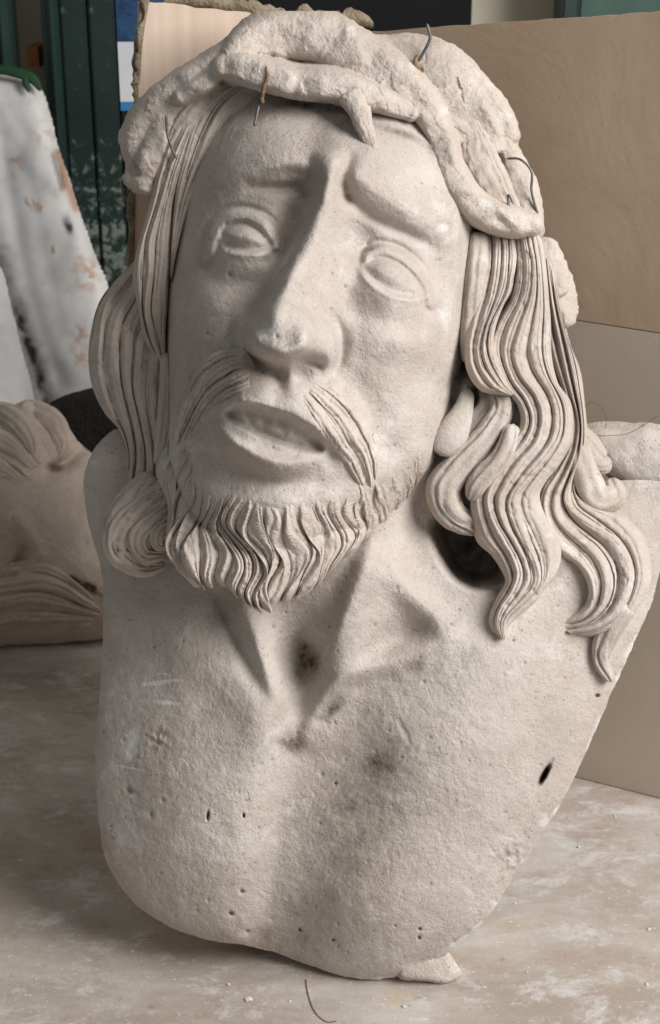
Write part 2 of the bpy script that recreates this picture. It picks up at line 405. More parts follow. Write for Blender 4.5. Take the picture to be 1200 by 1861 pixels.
M_PLASTER = plaster('old_plaster')
M_HAIRP = plaster('old_plaster_hair', (1.02, 1.0, .98), .8, .8)
M_CROWN = plaster('rough_plaster', (1.06, 1.04, 1.02), 1.15, .8)
M_GREYP = plaster("grimy_plaster", (1.05, .99, .94), 1.0, 1.2)
def simple(name, c1, c2, scale, rough=.8, bump=.2, dist=.001, spec=.3, metal=0):
    t = NT(name); n = t.noise(scale, 5, .6)
    col = t.mix(t.ramp(n, [(.3, 0), (.7, 1)]), c1, c2)
    m = t.out(col, rough, t.bump(t.noise(scale * 4, 4), bump, dist), spec); t.b.inputs['Metallic'].default_value = metal
    return m
M_WIRE = simple('wire_metal', (.10, .10, .11), (.20, .18, .17), 300, .55, .2, .0004, .5, .7)
M_RUST = simple('rusty_twine', (.13, .075, .04), (.30, .21, .12), 400, .9, .5, .001)
M_FIBRE = simple('dark_fibre', (.10, .06, .04), (.16, .10, .07), 200, .7)
M_CRUMB = simple('plaster_crumb', (.62, .60, .57), (.75, .73, .70), 300, .95, .5, .001)

# ---- BUST: body -------------------------------------------------------------------
H, SO, RHO = build_body()
def hair_mass(H, so, poly, top, soft, tilt=(0, 0, 0)):
    s = sdpoly(poly, 6, margin=120)
    m = top * (1 - np.exp(-np.clip(-s, 0, 1e3) / soft)) + tilt[0] * (X - tilt[2]) / 100 - 200 * (s > 0) * 1.0
    return smax(H, m.astype(f4), 10), np.minimum(so, s + 0)
H, SO = hair_mass(H, SO, [(872, 380), (975, 415), (1005, 520), (1040, 640), (1048, 760), (1050, 860), (1000, 930), (925, 930), (860, 880), (838, 760), (850, 600)], 128, 34)
H, SO = hair_mass(H, SO, [(318, 330), (262, 480), (212, 590), (196, 700), (222, 800), (226, 880), (300, 960), (330, 860), (310, 640)], 110, 40)
H, SO = hair_mass(H, SO, [(256, 330), (272, 220), (350, 150), (440, 62), (560, 40), (650, 70), (780, 96), (850, 150), (918, 240), (950, 330), (960, 410), (880, 410), (820, 260), (700, 160), (500, 150), (390, 190), (340, 290), (300, 345)], 186, 44)
H = np.maximum(H, -62)
Hs = blur(H, 5)
# surface life: lumps, grain, tool marks, pits
xr, yr = X * .87 + Y * .5, Y * .87 - X * .5
H = blur(H, 1)
H += 3.2 * fbm(xr, yr, 70, 3, 3) + 1.1 * fbm(yr, xr, 16, 3, 9) + .55 * fbm(xr, yr, 6, 2, 21)
H += G(858, 1012, 60, 44) ** .5 * 16 * fbm(X, Y, 22, 3, 90) * (H < 60)
DIRT_SHADE = np.zeros_like(H); CHIP = np.zeros_like(H)
rng = np.random.default_rng(7)
for i in range(260):                                            # little air-bubble pits
    px, py = rng.uniform(170, 1150), rng.uniform(180, 1770); r = rng.choice([2.4, 3, 3.6, 5], p=[.66, .25, .08, .01])
    sl = crop(px - 14, px + 14, py - 14, py + 14)
    if X[sl].size == 0: continue
    g = np.exp(-(((X[sl] - px) ** 2 + (Y[sl] - py) ** 2 * rng.uniform(.5, 1.2)) / r ** 2)); H[sl] -= g * r * 1.0; DIRT_SHADE[sl] = np.maximum(DIRT_SHADE[sl], g * .3)
def pit(px, py, rx, ry, rot, depth, dirt=.9):
    global H, DIRT_SHADE
    g = G(px, py, rx, ry, rot); g = np.clip(g * 1.6, 0, 1); H -= depth * g; DIRT_SHADE = np.maximum(DIRT_SHADE, dirt * g)
for q in [(989, 1408, 4, 17, 28, 30, 1), (378, 1482, 2, 8, 4, 8, .8), (443, 1482, 2, 4, 0, 6, .7), (420, 1660, 5, 3.5, 30, 5, .5), (440, 1620, 4, 3, 30, 5, .5), (545, 1690, 2.5, 3, 0, 5, .6),
          (763, 1688, 3, 2.5, 0, 5, .6), (762, 1704, 2.5, 3, 0, 5, .6), (718, 1682, 2, 2, 0, 4, .5), (610, 1424, 2, 2, 0, 5, .7), (606, 1708, 3, 2.5, 0, 5, .5), (450, 1692, 5, 3, 20, 4, .4), (933, 1164, 2.5, 2, 0, 4, .5), (1086, 1264, 4, 3, 0, 6, .8),
          (884, 800, 5, 4, 0, 5, .5)]:
    pit(*q)
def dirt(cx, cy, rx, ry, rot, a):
    global DIRT_SHADE
    n = .55 + .9 * fbm(X, Y, 34, 4, int(cx)); DIRT_SHADE = np.maximum(DIRT_SHADE, a * np.clip(G(cx, cy, rx, ry, rot) * n, 0, 1))
for q in [(690, 1385, 66, 58, 0, .62), (720, 1440, 90, 60, 20, .3), (640, 1480, 90, 140, 0, .38), (800, 1560, 140, 90, 0, .2), (775, 1205, 34, 30, 0, .5), (745, 1150, 54, 12, -22, .25), (560, 1195, 26, 46, -14, .75), (568, 1205, 14, 22, 0, 1), (525, 1350, 28, 22, 0, .75), (862, 1012, 50, 38, 10, .8),  # chest centre and neck cavity: shade painted into the colour with the dirt
          (290, 1345, 20, 20, 0, .42), (238, 1442, 14, 14, 0, .45), (400, 1125, 30, 26, 0, .3), (930, 1560, 40, 44, 0, .30), (600, 1290, 60, 14, -40, .5), (500, 1700, 130, 40, 0, .36), (270, 1560, 70, 120, 0, .16), (620, 1560, 60, 160, 0, .34),  # under the beard and beside the breastbone: painted shade joins the stains
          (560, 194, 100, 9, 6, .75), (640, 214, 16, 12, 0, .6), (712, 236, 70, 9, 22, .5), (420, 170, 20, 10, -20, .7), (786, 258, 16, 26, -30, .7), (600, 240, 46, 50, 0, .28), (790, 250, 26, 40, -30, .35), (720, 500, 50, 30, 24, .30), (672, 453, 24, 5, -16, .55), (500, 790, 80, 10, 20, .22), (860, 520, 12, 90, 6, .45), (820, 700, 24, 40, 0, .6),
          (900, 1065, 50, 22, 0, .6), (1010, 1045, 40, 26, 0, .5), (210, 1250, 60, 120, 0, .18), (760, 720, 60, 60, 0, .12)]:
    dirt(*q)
def chip(cx, cy, rx, ry, rot, a, h=0):
    global CHIP, H
    g = np.clip(G(cx, cy, rx, ry, rot) * 1.5 - .25 + .55 * fbm(X, Y, 12, 3, int(cx)), 0, 1) * (G(cx, cy, rx, ry, rot) > .05); CHIP = np.maximum(CHIP, a * g); H -= h * g
for q in [(496, 594, 24, 32, 20, .5, .3), (806, 414, 16, 10, 20, .62, 2), (240, 1350, 18, 36, 12, .72, 2), (290, 1240, 44, 5, -8, 1, 1), (300, 1276, 36, 5, 6, .9, 1), (300, 1225, 24, 3, 8, .8, 1), (236, 1395, 30, 3, 10, .8, 1), (262, 1478, 16, 9, 0, .5, 1), (708, 770, 8, 22, 24, .5, 1),
          (990, 1490, 12, 18, 25, .6, 2), (900, 1640, 14, 9, 0, .6, 2), (840, 1708, 40, 8, -32, .7, 2), (755, 1752, 34, 8, -14, .7, 2), (735, 1330, 5, 28, -28, .45, 2), (850, 1470, 16, 5, -30, .5, 1), (170, 840, 12, 8, 0, .5, 1), (178, 930, 8, 16, 0, .4, 1),
          (640, 1720, 22, 14, 0, .45, 1), (300, 1310, 10, 3, 0, .5, 1)]:
    chip(*q)
for k in range(90):                                             # short pale scratches
    x0, y0 = rng.uniform(190, 1000), rng.uniform(1180, 1740); a = rng.uniform(0, 3.14); l = rng.uniform(6, 22)
    sl = crop(x0 - 30, x0 + 30, y0 - 30, y0 + 30)
    if X[sl].size == 0: continue
    u = (X[sl] - x0) * math.cos(a) + (Y[sl] - y0) * math.sin(a); v = -(X[sl] - x0) * math.sin(a) + (Y[sl] - y0) * math.cos(a)
    g = np.exp(-(u / l) ** 2 - (v / 1.8) ** 2); H[sl] -= .9 * g; CHIP[sl] = np.maximum(CHIP[sl], .45 * g)
rim = np.exp(-(SO / 9.0) ** 2) * (SO < 4) * (X > 620) * (Y > 1150) * np.clip(.55 + .9 * fbm(X, Y, 30, 3, 66), 0, 1)
rim += .8 * np.exp(-(SO / 6.0) ** 2) * (X < 330) * (Y > 800) * np.clip(.1 + .9 * fbm(X, Y, 40, 3, 67), 0, 1)
CHIP = np.maximum(CHIP, .8 * np.clip(rim, 0, 1)); H -= 4 * rim * (1 + fbm(X, Y, 8, 2, 68))
# craters by the chest
for cx, cy, r in [(290, 1345, 20), (238, 1442, 13), (560, 1195, 22), (525, 1352, 16), (930, 1560, 30)]:
    g = G(cx, cy, r, r); H -= g * 5 * (.6 + fbm(X, Y, 9, 2, 5) * 1.4)

def shell(name, H, so, back, mat, parent=None, base=None, attrs=None, edge_rough=1.5, center=None, depth=0.0):
    """closed solid from a relief H over the region so<0: snapped rim, side wall, back"""
    so = so + edge_rough * fbm(X, Y, 22, 3, 77) + edge_rough * .5 * fbm(X, Y, 7, 2, 78)
    gy_, gx_ = np.gradient(so, GS)
    ins = so < 0; c = ins[:-1, :-1] | ins[1:, :-1] | ins[:-1, 1:] | ins[1:, 1:]
    nx = X.shape[1]; j, i = np.nonzero(c); a = j * nx + i
    quads = np.stack([a, a + nx, a + nx + 1, a + 1], 1)
    used = np.unique(quads); remap = -np.ones(X.size, np.int64); remap[used] = np.arange(len(used)); quads = remap[quads]
    x, y, h, s = X.ravel()[used].copy(), Y.ravel()[used].copy(), H.ravel()[used].copy(), so.ravel()[used]
    m = s > 0; g2 = np.maximum(np.hypot(gx_.ravel()[used], gy_.ravel()[used]), .3)
    x[m] -= np.clip(s / g2, 0, 3)[m] * (gx_.ravel()[used] / g2)[m]; y[m] -= np.clip(s / g2, 0, 3)[m] * (gy_.ravel()[used] / g2)[m]
    e = np.concatenate([quads[:, [k, (k + 1) % 4]] for k in range(4)]); key = np.sort(e, 1); key = key[:, 0] * len(used) * 2 + key[:, 1]
    _, inv, cnt = np.unique(key, return_inverse=True, return_counts=True); be = e[cnt[inv] == 1]
    bv = np.unique(be); n0 = len(used); bm = -np.ones(n0, np.int64); bm[bv] = n0 + np.arange(len(bv))
    cx, cy = center if center else (x.mean(), y.mean())
    x2 = cx + (x[bv] - cx) * .985; y2 = cy + (y[bv] - cy) * .985
    xs = np.r_[x, x2, cx]; ys = np.r_[y, y2, cy]; ws = np.r_[h, np.full(len(bv), back), back - 20] + depth
    wall = np.stack([be[:, 1], be[:, 0], bm[be[:, 0]], bm[be[:, 1]]], 1)
    fan = np.stack([bm[be[:, 1]], bm[be[:, 0]], np.full(len(be), n0 + len(bv))], 1)
    at = {}
    for k, A in (attrs or {}).items(): v = A.ravel()[used]; at[k] = np.r_[v, v[bv] * 0, 0]
    return mesh_np(name, toW(xs, ys, ws), [quads, wall, fan], mat, parent, base, at, True, 60)

BB = (0.016, -0.10, 0.0)
bust = thing('plaster_bust', BB, 'large plaster bust of a bearded long-haired man with a crown of thorns, leaning on cardboard', 'bust')

# ---- locks and branches: swept forms with strand relief -------------------------------
def hs(x, y):
    i = np.clip((np.asarray(x) - GX0) / GS, 0, X.shape[1] - 1).astype(int); j = np.clip((np.asarray(y) - GY0) / GS, 0, X.shape[0] - 1).astype(int)
    return Hs[j, i]
def sweep(name, path, mat, parent, base, grooves=4, gdep=5.0, seed=0, rough=.8, rel=False, floor=-99, nseg=52, step=4.0, roll=0.0, knob=0.0, power=.85, dirtv=0.0, chips=()):
    """path points (x, y, w, width, thickness). strands run along it as ridges with sharp valleys"""
    P = np.array(path, float)
    if rel: P[:, 2] = np.maximum(hs(P[:, 0], P[:, 1]), floor) + P[:, 2]
    L = np.hypot(*(P[1:, :2] - P[:-1, :2]).T).sum(); per = max(3, int(L / step / (len(P) - 1)))
    Q = spline(P, per); n = len(Q); C3 = Q[:, :3]
    T = np.gradient(C3, axis=0); T /= np.linalg.norm(T, axis=1, keepdims=True) + 1e-9
    A = np.stack([-T[:, 1], T[:, 0], np.zeros(n)], 1); A /= np.linalg.norm(A, axis=1, keepdims=True) + 1e-9
    N = np.cross(T, A); N *= np.where(N[:, 2:3] < 0, -1, 1)
    if roll:
        c, s_ = math.cos(R(roll)), math.sin(R(roll)); A, N = A * c + N * s_, N * c - A * s_
    s = np.r_[0, np.cumsum(np.linalg.norm(C3[1:] - C3[:-1], axis=1))]
    phi = np.linspace(0, 2 * np.pi, nseg, endpoint=False)
    # denser on the front
    cp, sp = np.cos(phi), np.sin(phi)
    ca = np.sign(cp) * np.abs(cp) ** power; sa = np.sign(sp) * np.abs(sp) ** power
    W = Q[:, 3:4] / 2; TH_ = Q[:, 4:5] / 2
    S, PH = np.meshgrid(s, phi, indexing='ij'); t = np.broadcast_to(cp, S.shape)
    disp = np.zeros_like(S)
    if grooves:
        warp = .16 * vnoise(S / 70.0, t * 1.5 + 3, seed) + .05 * vnoise(S / 22.0, t * 3, seed + 1)
        q = grooves * (t * .5 + .5 + warp * (1 - t * t) )+ .37 * seed
        rid = np.abs(np.sin(np.pi * q)) ** .6
        kk = np.floor(q); amp = .78 + .3 * vnoise(kk * 7.1 + seed, S / 240.0, seed + 5)
        q2 = grooves * 2.7 * (t * .5 + .5 + 1.2 * warp) + .2; fine = np.abs(np.sin(np.pi * q2)) ** .7
        front = np.clip(sp * 2.2 + .5, 0, 1)
        fade = np.clip(np.minimum(Q[:, 3:4], Q[:, 4:5]) / 26, .25, 1)
        disp += front * fade * gdep * (amp * (rid - 1) + .30 * (fine - 1))
    x3 = lambda sc, sd: vnoise(S / sc, t * 40 / sc + 1.7 * np.sign(np.sin(PH)), sd)
    disp += rough * (1.2 * x3(60.0, seed + 11) + .5 * x3(20.0, seed + 12) + .5 * x3(6.0, seed + 14))
    if knob: disp += knob * (x3(90.0, seed + 31) + .4 * x3(38.0, seed + 33))
    endf = np.clip(np.minimum(np.arange(n), np.arange(n)[::-1]) / 2.5, 0, 1)[:, None] ** .5
    a = (W * endf) * ca[None] + disp * cp[None] * endf; b = (TH_ * endf) * sa[None] + disp * np.abs(sp)[None] * np.sign(sp)[None] * endf
    V = C3[:, None, :] + A[:, None, :] * a[..., None] + N[:, None, :] * b[..., None]
    V = V.reshape(-1, 3); m = nseg
    ii, jj = np.meshgrid(np.arange(n - 1), np.arange(m), indexing='ij'); j2 = (jj + 1) % m
    F = np.stack([ii * m + jj, ii * m + j2, (ii + 1) * m + j2, (ii + 1) * m + jj], -1).reshape(-1, 4)
    # outward orientation: flip if the first ring runs the wrong way
    if np.dot(np.cross(A[n // 2], N[n // 2]), T[n // 2]) > 0: F = F[:, ::-1]
    at = {}
    if dirtv: at['dirt'] = np.full(len(V), dirtv)
    if chips:
        c = np.zeros(len(V))
        for cx, cy, r in chips: c = np.maximum(c, np.clip((.95 + .8 * vnoise(V[:, 0] / 9, V[:, 1] / 9, 4)) * np.exp(-((V[:, 0] - cx) ** 2 + (V[:, 1] - cy) ** 2) / r ** 2), 0, 1) * .62)
        at['chip'] = c
    return mesh_np(name, toW(V[:, 0], V[:, 1], V[:, 2]), [F], mat, parent, base, at)

def sheet(name, guides, mat, parent, base, strands=4, fine=.35, clump=10.0, gdep=4.5, thick=46.0, tip=.10, K=26, M=150, seed=0, grow=.30, rough=.6, tipdrop=26.0, wave=0.0, rnd=0.0, chips=(), mid=(), woff=0.0):
    """a fused mass of locks: guides are lock centre lines (x, y, offset over the surface, least depth); strands run between them"""
    GP = []
    for g in guides:
        q = spline(g, 12); d = np.r_[0, np.cumsum(np.hypot(*(q[1:, :2] - q[:-1, :2]).T))]; tt = np.linspace(0, d[-1], M)
        GP.append(np.stack([np.interp(tt, d, q[:, k]) for k in range(q.shape[1])], 1))
    for i in sorted(mid, reverse=True): GP.insert(i + 1, (GP[i] + GP[i + 1]) / 2)
    GP = np.array(GP); N = len(GP)
    ext = np.concatenate([GP[:1] * 1.5 - GP[1:2] * .5, GP, GP[-1:] * 1.5 - GP[-2:-1] * .5]); pos = np.r_[-.5, np.arange(N), N - .5]
    u = np.linspace(-.5, N - .5, N * K + 1); sv = np.linspace(0, 1, M)
    Sx = np.empty((len(u), M, 4))
    for k in range(4):
        for m in range(M): Sx[:, m, k] = np.interp(u, pos, ext[:, m, k])
    U, S = np.meshgrid(u, sv, indexing='ij')
    lockid = np.clip(np.round(U), 0, N - 1); f = (U - lockid)
    S2 = S * (1 - tip * np.abs(2 * f) ** 1.6)
    idx = S2 * (M - 1); i0 = np.clip(idx.astype(int), 0, M - 2); fr = idx - i0; r = np.arange(len(u))[:, None]
    Q = Sx[r, i0] * (1 - fr[..., None]) + Sx[r, i0 + 1] * fr[..., None]
    x, y, off, fl = Q[..., 0], Q[..., 1], Q[..., 2], Q[..., 3]
    if wave:
        ph = 1.9 * vnoise(U * .9 + 4, U * 0, seed + 3); wl_ = np.clip(np.hypot(GP[:, -1, 0] - GP[:, 0, 0], GP[:, -1, 1] - GP[:, 0, 1]) / 210 - .12, 0, 1); x = x + wave * np.interp(U, np.arange(N), wl_) * np.clip(S2 * 3, 0, 1) * np.sin(6.2832 * S2 * 1.55 + 2.6 * ph) * (1 - .4 * S2)
    up = np.clip(S2 / grow, 0, 1); up = up * up * (3 - 2 * up)
    w0 = np.maximum(hs(x, y), fl) + off
    lwid = np.clip(np.hypot(GP[-1, :, 0] - GP[0, :, 0], GP[-1, :, 1] - GP[0, :, 1]) / max(1, N - 1) / 19, .35, 1)
    warp = .10 * vnoise(S * 5, U * .9, seed) + .05 * vnoise(S * 13, U * 2, seed + 1)
    edge = np.abs(2 * f)
    cl = np.sqrt(np.clip(1 - edge ** 2.2 * .96, 0, 1)) - 1
    var = .65 + .5 * vnoise(lockid * 3.3, S * 2 + 1, seed + 4)
    Ud = U + .11 * np.sin(6.2832 * U * .77 + seed) + .05 * np.sin(6.2832 * U * 1.9 + 2 * seed); q = strands * (Ud + .5 + warp); rid = np.abs(np.sin(np.pi * q)) ** .8; am = .6 + .55 * vnoise(np.floor(q) * 5.1, S * 5, seed + 7)
    q2 = strands * 2.3 * (U + 1.4 * warp) + .3; rid2 = np.abs(np.sin(np.pi * q2)) ** .95 * np.clip(.75 + .5 * vnoise(U * 2.1, S * 6, seed + 17), .2, 1)
    w = w0 + up * clump * np.interp(S, np.linspace(0, 1, M), lwid) * var * cl + (.06 + .94 * up) * gdep * np.interp(S, np.linspace(0, 1, M), lwid) * (am * (rid - 1) + fine * (rid2 - 1))
    w += rough * (1.6 * vnoise(x / 26, y / 26, seed + 8) + 1.2 * vnoise(x / 10, y / 10, seed + 9) + .8 * vnoise(x / 4.3, y / 4.3, seed + 10))
    wear = np.clip(fbm(x, y, 46, 3, seed + 60) * 2.2 - .35, 0, 1); w += wear * gdep * .3 * (1 - rid) * up; w -= 3.2 * np.clip(fbm(x, y, 18, 3, seed + 61) * 3 - .9, 0, 1) * up; w += up * 5 * vnoise(lockid * 2.7, S * 3, seed + 62) * cl.clip(-1, 0).__add__(1)
    w -= rnd * (1 - np.sqrt(np.clip(1 - (2 * (U + .5) / N - 1) ** 2, 0, 1)))
    end = np.clip((S - .86) / .14, 0, 1); w -= tipdrop * end ** 2.2
    w = w - 7 * (1 - np.clip(S / .06, 0, 1))
    th = thick * np.clip(S / .4, .12, 1) * (1 - .75 * end ** 2)
    wb = w0 - th
    n1, n2 = w.shape
    V = np.concatenate([np.stack([x, y, w], -1).reshape(-1, 3), np.stack([x, y, np.minimum(wb, w - 3)], -1).reshape(-1, 3)])
    a = (np.arange(n1 - 1)[:, None] * n2 + np.arange(n2 - 1)[None]).ravel(); B = n1 * n2
    F = [np.stack([a, a + 1, a + n2 + 1, a + n2], 1), np.stack([a + n2, a + n2 + 1, a + 1, a], 1) + B]
    def side(ids): return np.stack([ids[:-1], ids[1:], ids[1:] + B, ids[:-1] + B], 1)
    F += [side(np.arange(n2))[:, ::-1], side(np.arange(n2) + (n1 - 1) * n2), side(np.arange(n1) * n2), side(np.arange(n1) * n2 + n2 - 1)[:, ::-1]]
    return mesh_np(name, toW(V[:, 0], V[:, 1], V[:, 2] + woff), F, mat, parent, base, chipmap(V, chips), True, 75)

def fuse(path, drop=10, grow=1.12, k=12):
    """fillet: lift the body under a branch so it grows out of the plaster instead of lying on it"""
    global H
    P = spline([(p[0], p[1], p[2], p[3], p[4]) for p in path], 6)
    Rm = P[:, 3].max(); sl = crop(P[:, 0].min() - Rm, P[:, 0].max() + Rm, P[:, 1].min() - Rm, P[:, 1].max() + Rm)
    d, _, idx = polydist(P, sl); I = np.arange(len(P)); g = lambda c: np.interp(idx.ravel(), I, P[:, c]).reshape(idx.shape)
    rr = g(3) / 2 * grow; q = d / rr
    top = g(2) - drop + g(4) / 2 * np.sqrt(np.clip(1 - q * q, 0, 1)) - 300 * (q > 1)
    H[sl] = np.where(q < 1, smax(H[sl], top.astype(f4), k), H[sl])

def chipmap(V, chips):
    if not chips: return None
    c = np.zeros(len(V))
    for cx, cy, r in chips: c = np.maximum(c, np.clip((.95 + .8 * vnoise(V[:, 0] / 9, V[:, 1] / 9, 4)) * np.exp(-((V[:, 0] - cx) ** 2 + (V[:, 1] - cy) ** 2) / r ** 2), 0, 1) * .5)
    return {'chip': c}

def facets(spacing, slope, seed):
    """broken, planar facets: random tilted cells"""
    r = np.random.default_rng(seed); out = np.zeros_like(X); xs = np.arange(GX0, GX1, spacing); ys = np.arange(GY0, GY1, spacing)
    best = np.full(X.shape, 1e9, f4)
    for yy in ys:
        for xx in xs:
            cx, cy = xx + r.uniform(0, spacing), yy + r.uniform(0, spacing); a, b = r.normal(0, slope, 2); c = r.normal(0, slope * spacing * .35)
            sl = crop(cx - 1.6 * spacing, cx + 1.6 * spacing, cy - 1.6 * spacing, cy + 1.6 * spacing)
            d = (X[sl] - cx) ** 2 + (Y[sl] - cy) ** 2; m = d < best[sl]
            best[sl] = np.where(m, d, best[sl]); out[sl] = np.where(m, a * (X[sl] - cx) + b * (Y[sl] - cy) + c, out[sl])
    return out
def union_rounds(paths, k=10, flat=2.6, grow=1.0):
    """one fused mass from several rounded limbs; returns relief and signed distance"""
    K = np.full(X.shape, -200, f4); so = np.full(X.shape, 1e3, f4)
    for path in paths:
        P = spline([tuple(p[:5]) for p in path], 6); Rm = P[:, 3].max() * 1.2
        sl = crop(P[:, 0].min() - Rm, P[:, 0].max() + Rm, P[:, 1].min() - Rm, P[:, 1].max() + Rm)
        d, _, idx = polydist(P, sl); I = np.arange(len(P)); g = lambda c: np.interp(idx.ravel(), I, P[:, c]).reshape(idx.shape)
        R_ = g(3) / 2 * grow; q = d / R_
        top = g(2) + g(4) / 2 * (np.clip(1 - np.clip(q, 0, 1) ** flat, 0, 1) ** .6 * 1.9 - .9) - 200 * np.clip(q - 1, 0, 1)
        K[sl] = smax(K[sl], top.astype(f4), k); so[sl] = np.minimum(so[sl], d - R_)
    return K, so
CROWN = [
    ([(330, 176, 176, 34, 50), (400, 132, 196, 44, 60), (446, 84, 170, 70, 80), (500, 64, 156, 92, 84), (580, 70, 160, 100, 84), (650, 106, 176, 98, 80), (710, 140, 190, 84, 72), (762, 182, 198, 66, 64), (796, 240, 196, 54, 62), (822, 318, 190, 56, 64), (866, 378, 176, 58, 64), (926, 402, 156, 58, 64), (966, 408, 140, 40, 50)], dict(chips=[(880, 370, 14), (750, 120, 12)], name='crown')),
    ([(246, 300, 90, 34, 60), (252, 250, 110, 66, 80), (290, 196, 130, 70, 84), (350, 156, 150, 74, 84), (420, 112, 160, 76, 84), (470, 76, 150, 70, 80)], dict()),
    ([(236, 318, 110, 20, 30), (262, 318, 116, 56, 70), (282, 268, 130, 56, 70), (300, 220, 140, 46, 60), (330, 196, 150, 30, 40)], dict()),
    ([(236, 326, 110, 26, 40), (262, 336, 120, 36, 50), (292, 352, 120, 18, 30)], dict(knob=3)),
    ([(408, 124, 222, 44, 50), (440, 126, 236, 54, 58), (484, 138, 244, 56, 60), (540, 152, 248, 56, 60), (600, 156, 250, 60, 62), (650, 170, 248, 58, 60), (700, 186, 236, 46, 52), (746, 206, 218, 30, 40)], dict()),
    ([(636, 168, 262, 54, 46), (652, 200, 276, 40, 38), (666, 240, 288, 27, 28), (682, 284, 300, 8, 12)], dict(name='thorn', knob=3)),
    ([(690, 84, 100, 40, 60), (750, 92, 110, 56, 60), (810, 108, 110, 56, 60), (862, 156, 108, 52, 60), (906, 210, 104, 50, 56), (926, 246, 100, 34, 46)], dict(chips=[(916, 204, 18)])),
    ([(700, 110, 136, 70, 50), (780, 140, 146, 110, 54), (846, 198, 138, 96, 50), (892, 240, 124, 46, 36)], dict(knob=3)),
    ([(760, 180, 130, 40, 40), (826, 232, 146, 44, 44), (880, 262, 130, 40, 40), (920, 262, 110, 26, 30)], dict(knob=4)),
    ([(846, 214, 134, 50, 36), (870, 290, 142, 74, 44), (900, 350, 136, 70, 44), (930, 394, 128, 46, 36)], dict(name='hair_strip', grooves=7, gdep=6, rough=1, knob=1, mat=M_HAIRP)),
    ([(920, 270, 90, 40, 50), (944, 330, 96, 54, 60), (962, 380, 100, 46, 60), (974, 420, 90, 30, 40)], dict()),
]
MASS = [q for q, kw in CROWN if kw.get('name') != 'thorn' and kw.get('name') != 'hair_strip']
shell('body', H, SO, -80, M_PLASTER, bust, BB, {'dirt': DIRT_SHADE, 'chip': CHIP}, 1.6, (620, 1000))
def lock(path, **k):
    k.setdefault('seed', int(path[0][0] * 3 + path[0][1]) % 97); k.setdefault('rough', .5); k['gdep'] = k.get('gdep', 5) * 1.5
    return sweep(k.pop('name', 'hair_lock'), path, k.pop('mat', M_HAIRP), bust, BB, **k)
# right-hand hair, back to front -------------------------------------------------------------
lock([(1000, 470, 20, 45.6, 60), (1012, 560, 20, 52.44, 60), (1022, 600, 20, 34.2, 40)], grooves=0, knob=12, rough=4)          # broken lumps behind
lock([(985, 430, 40, 57, 60), (1000, 500, 40, 57, 60), (1008, 545, 40, 34.2, 40)], grooves=0, knob=12, rough=4)
lock([(1040, 780, 60, 45.6, 60), (1062, 810, 70, 59.28, 60), (1092, 842, 66, 45.6, 50), (1112, 838, 60, 18.24, 26)], grooves=2)
lock([(1052, 800, 70, 45.6, 70), (1062, 860, 80, 57, 80), (1084, 905, 80, 61.56, 70), (1116, 900, 72, 47.88, 60), (1112, 868, 64, 27.36, 40)], grooves=2, gdep=4)
lock([(1138, 1088, 108, 57, 56), (1106, 1148, 92, 50.16, 46), (1092, 1196, 80, 36.48, 36), (1112, 1240, 66, 18.24, 24)], grooves=2, gdep=6)
lock([(905, 690, 118, 45.6, 60), (912, 745, 128, 50.16, 62), (880, 800, 136, 54.72, 66), (832, 850, 140, 61.56, 70), (806, 890, 140, 66.12, 74), (824, 936, 138, 57, 66), (876, 962, 132, 34.2, 44)], grooves=3, gdep=6, dirtv=.12)
lock([(880, 690, 100, 34.2, 50), (885, 735, 112, 38.76, 56), (850, 780, 112, 45.6, 56), (815, 830, 108, 45.6, 60)], grooves=2, gdep=5, dirtv=.2)
lock([(934, 770, 150, 34.2, 50), (918, 830, 156, 50.16, 60), (872, 880, 156, 50.16, 60), (856, 912, 150, 22.8, 36)], grooves=3, gdep=6, dirtv=.06)
lock([(860, 430, 110, 34.2, 50), (872, 500, 110, 29.64, 44), (858, 590, 118, 27.36, 40), (848, 640, 120, 15.96, 30)], grooves=1, gdep=4, dirtv=.15)
lock([(868, 420, 128, 40, 50), (866, 480, 138, 44, 54), (858, 550, 140, 40, 50), (850, 620, 138, 30, 44), (848, 660, 130, 16, 30)], grooves=2, gdep=3, dirtv=.06)
def depth(pts, prof):
    """give a guide its depth: prof is a list of (fraction along, w)"""
    n = len(pts); f = np.linspace(0, 1, n); w_ = np.interp(f, [q[0] for q in prof], [q[1] for q in prof])
    return [(x, y, 0, w_[k]) for k, (x, y) in enumerate(pts)]
PC = [(0, 84), (.3, 118), (.55, 124), (.8, 140), (1, 128)]
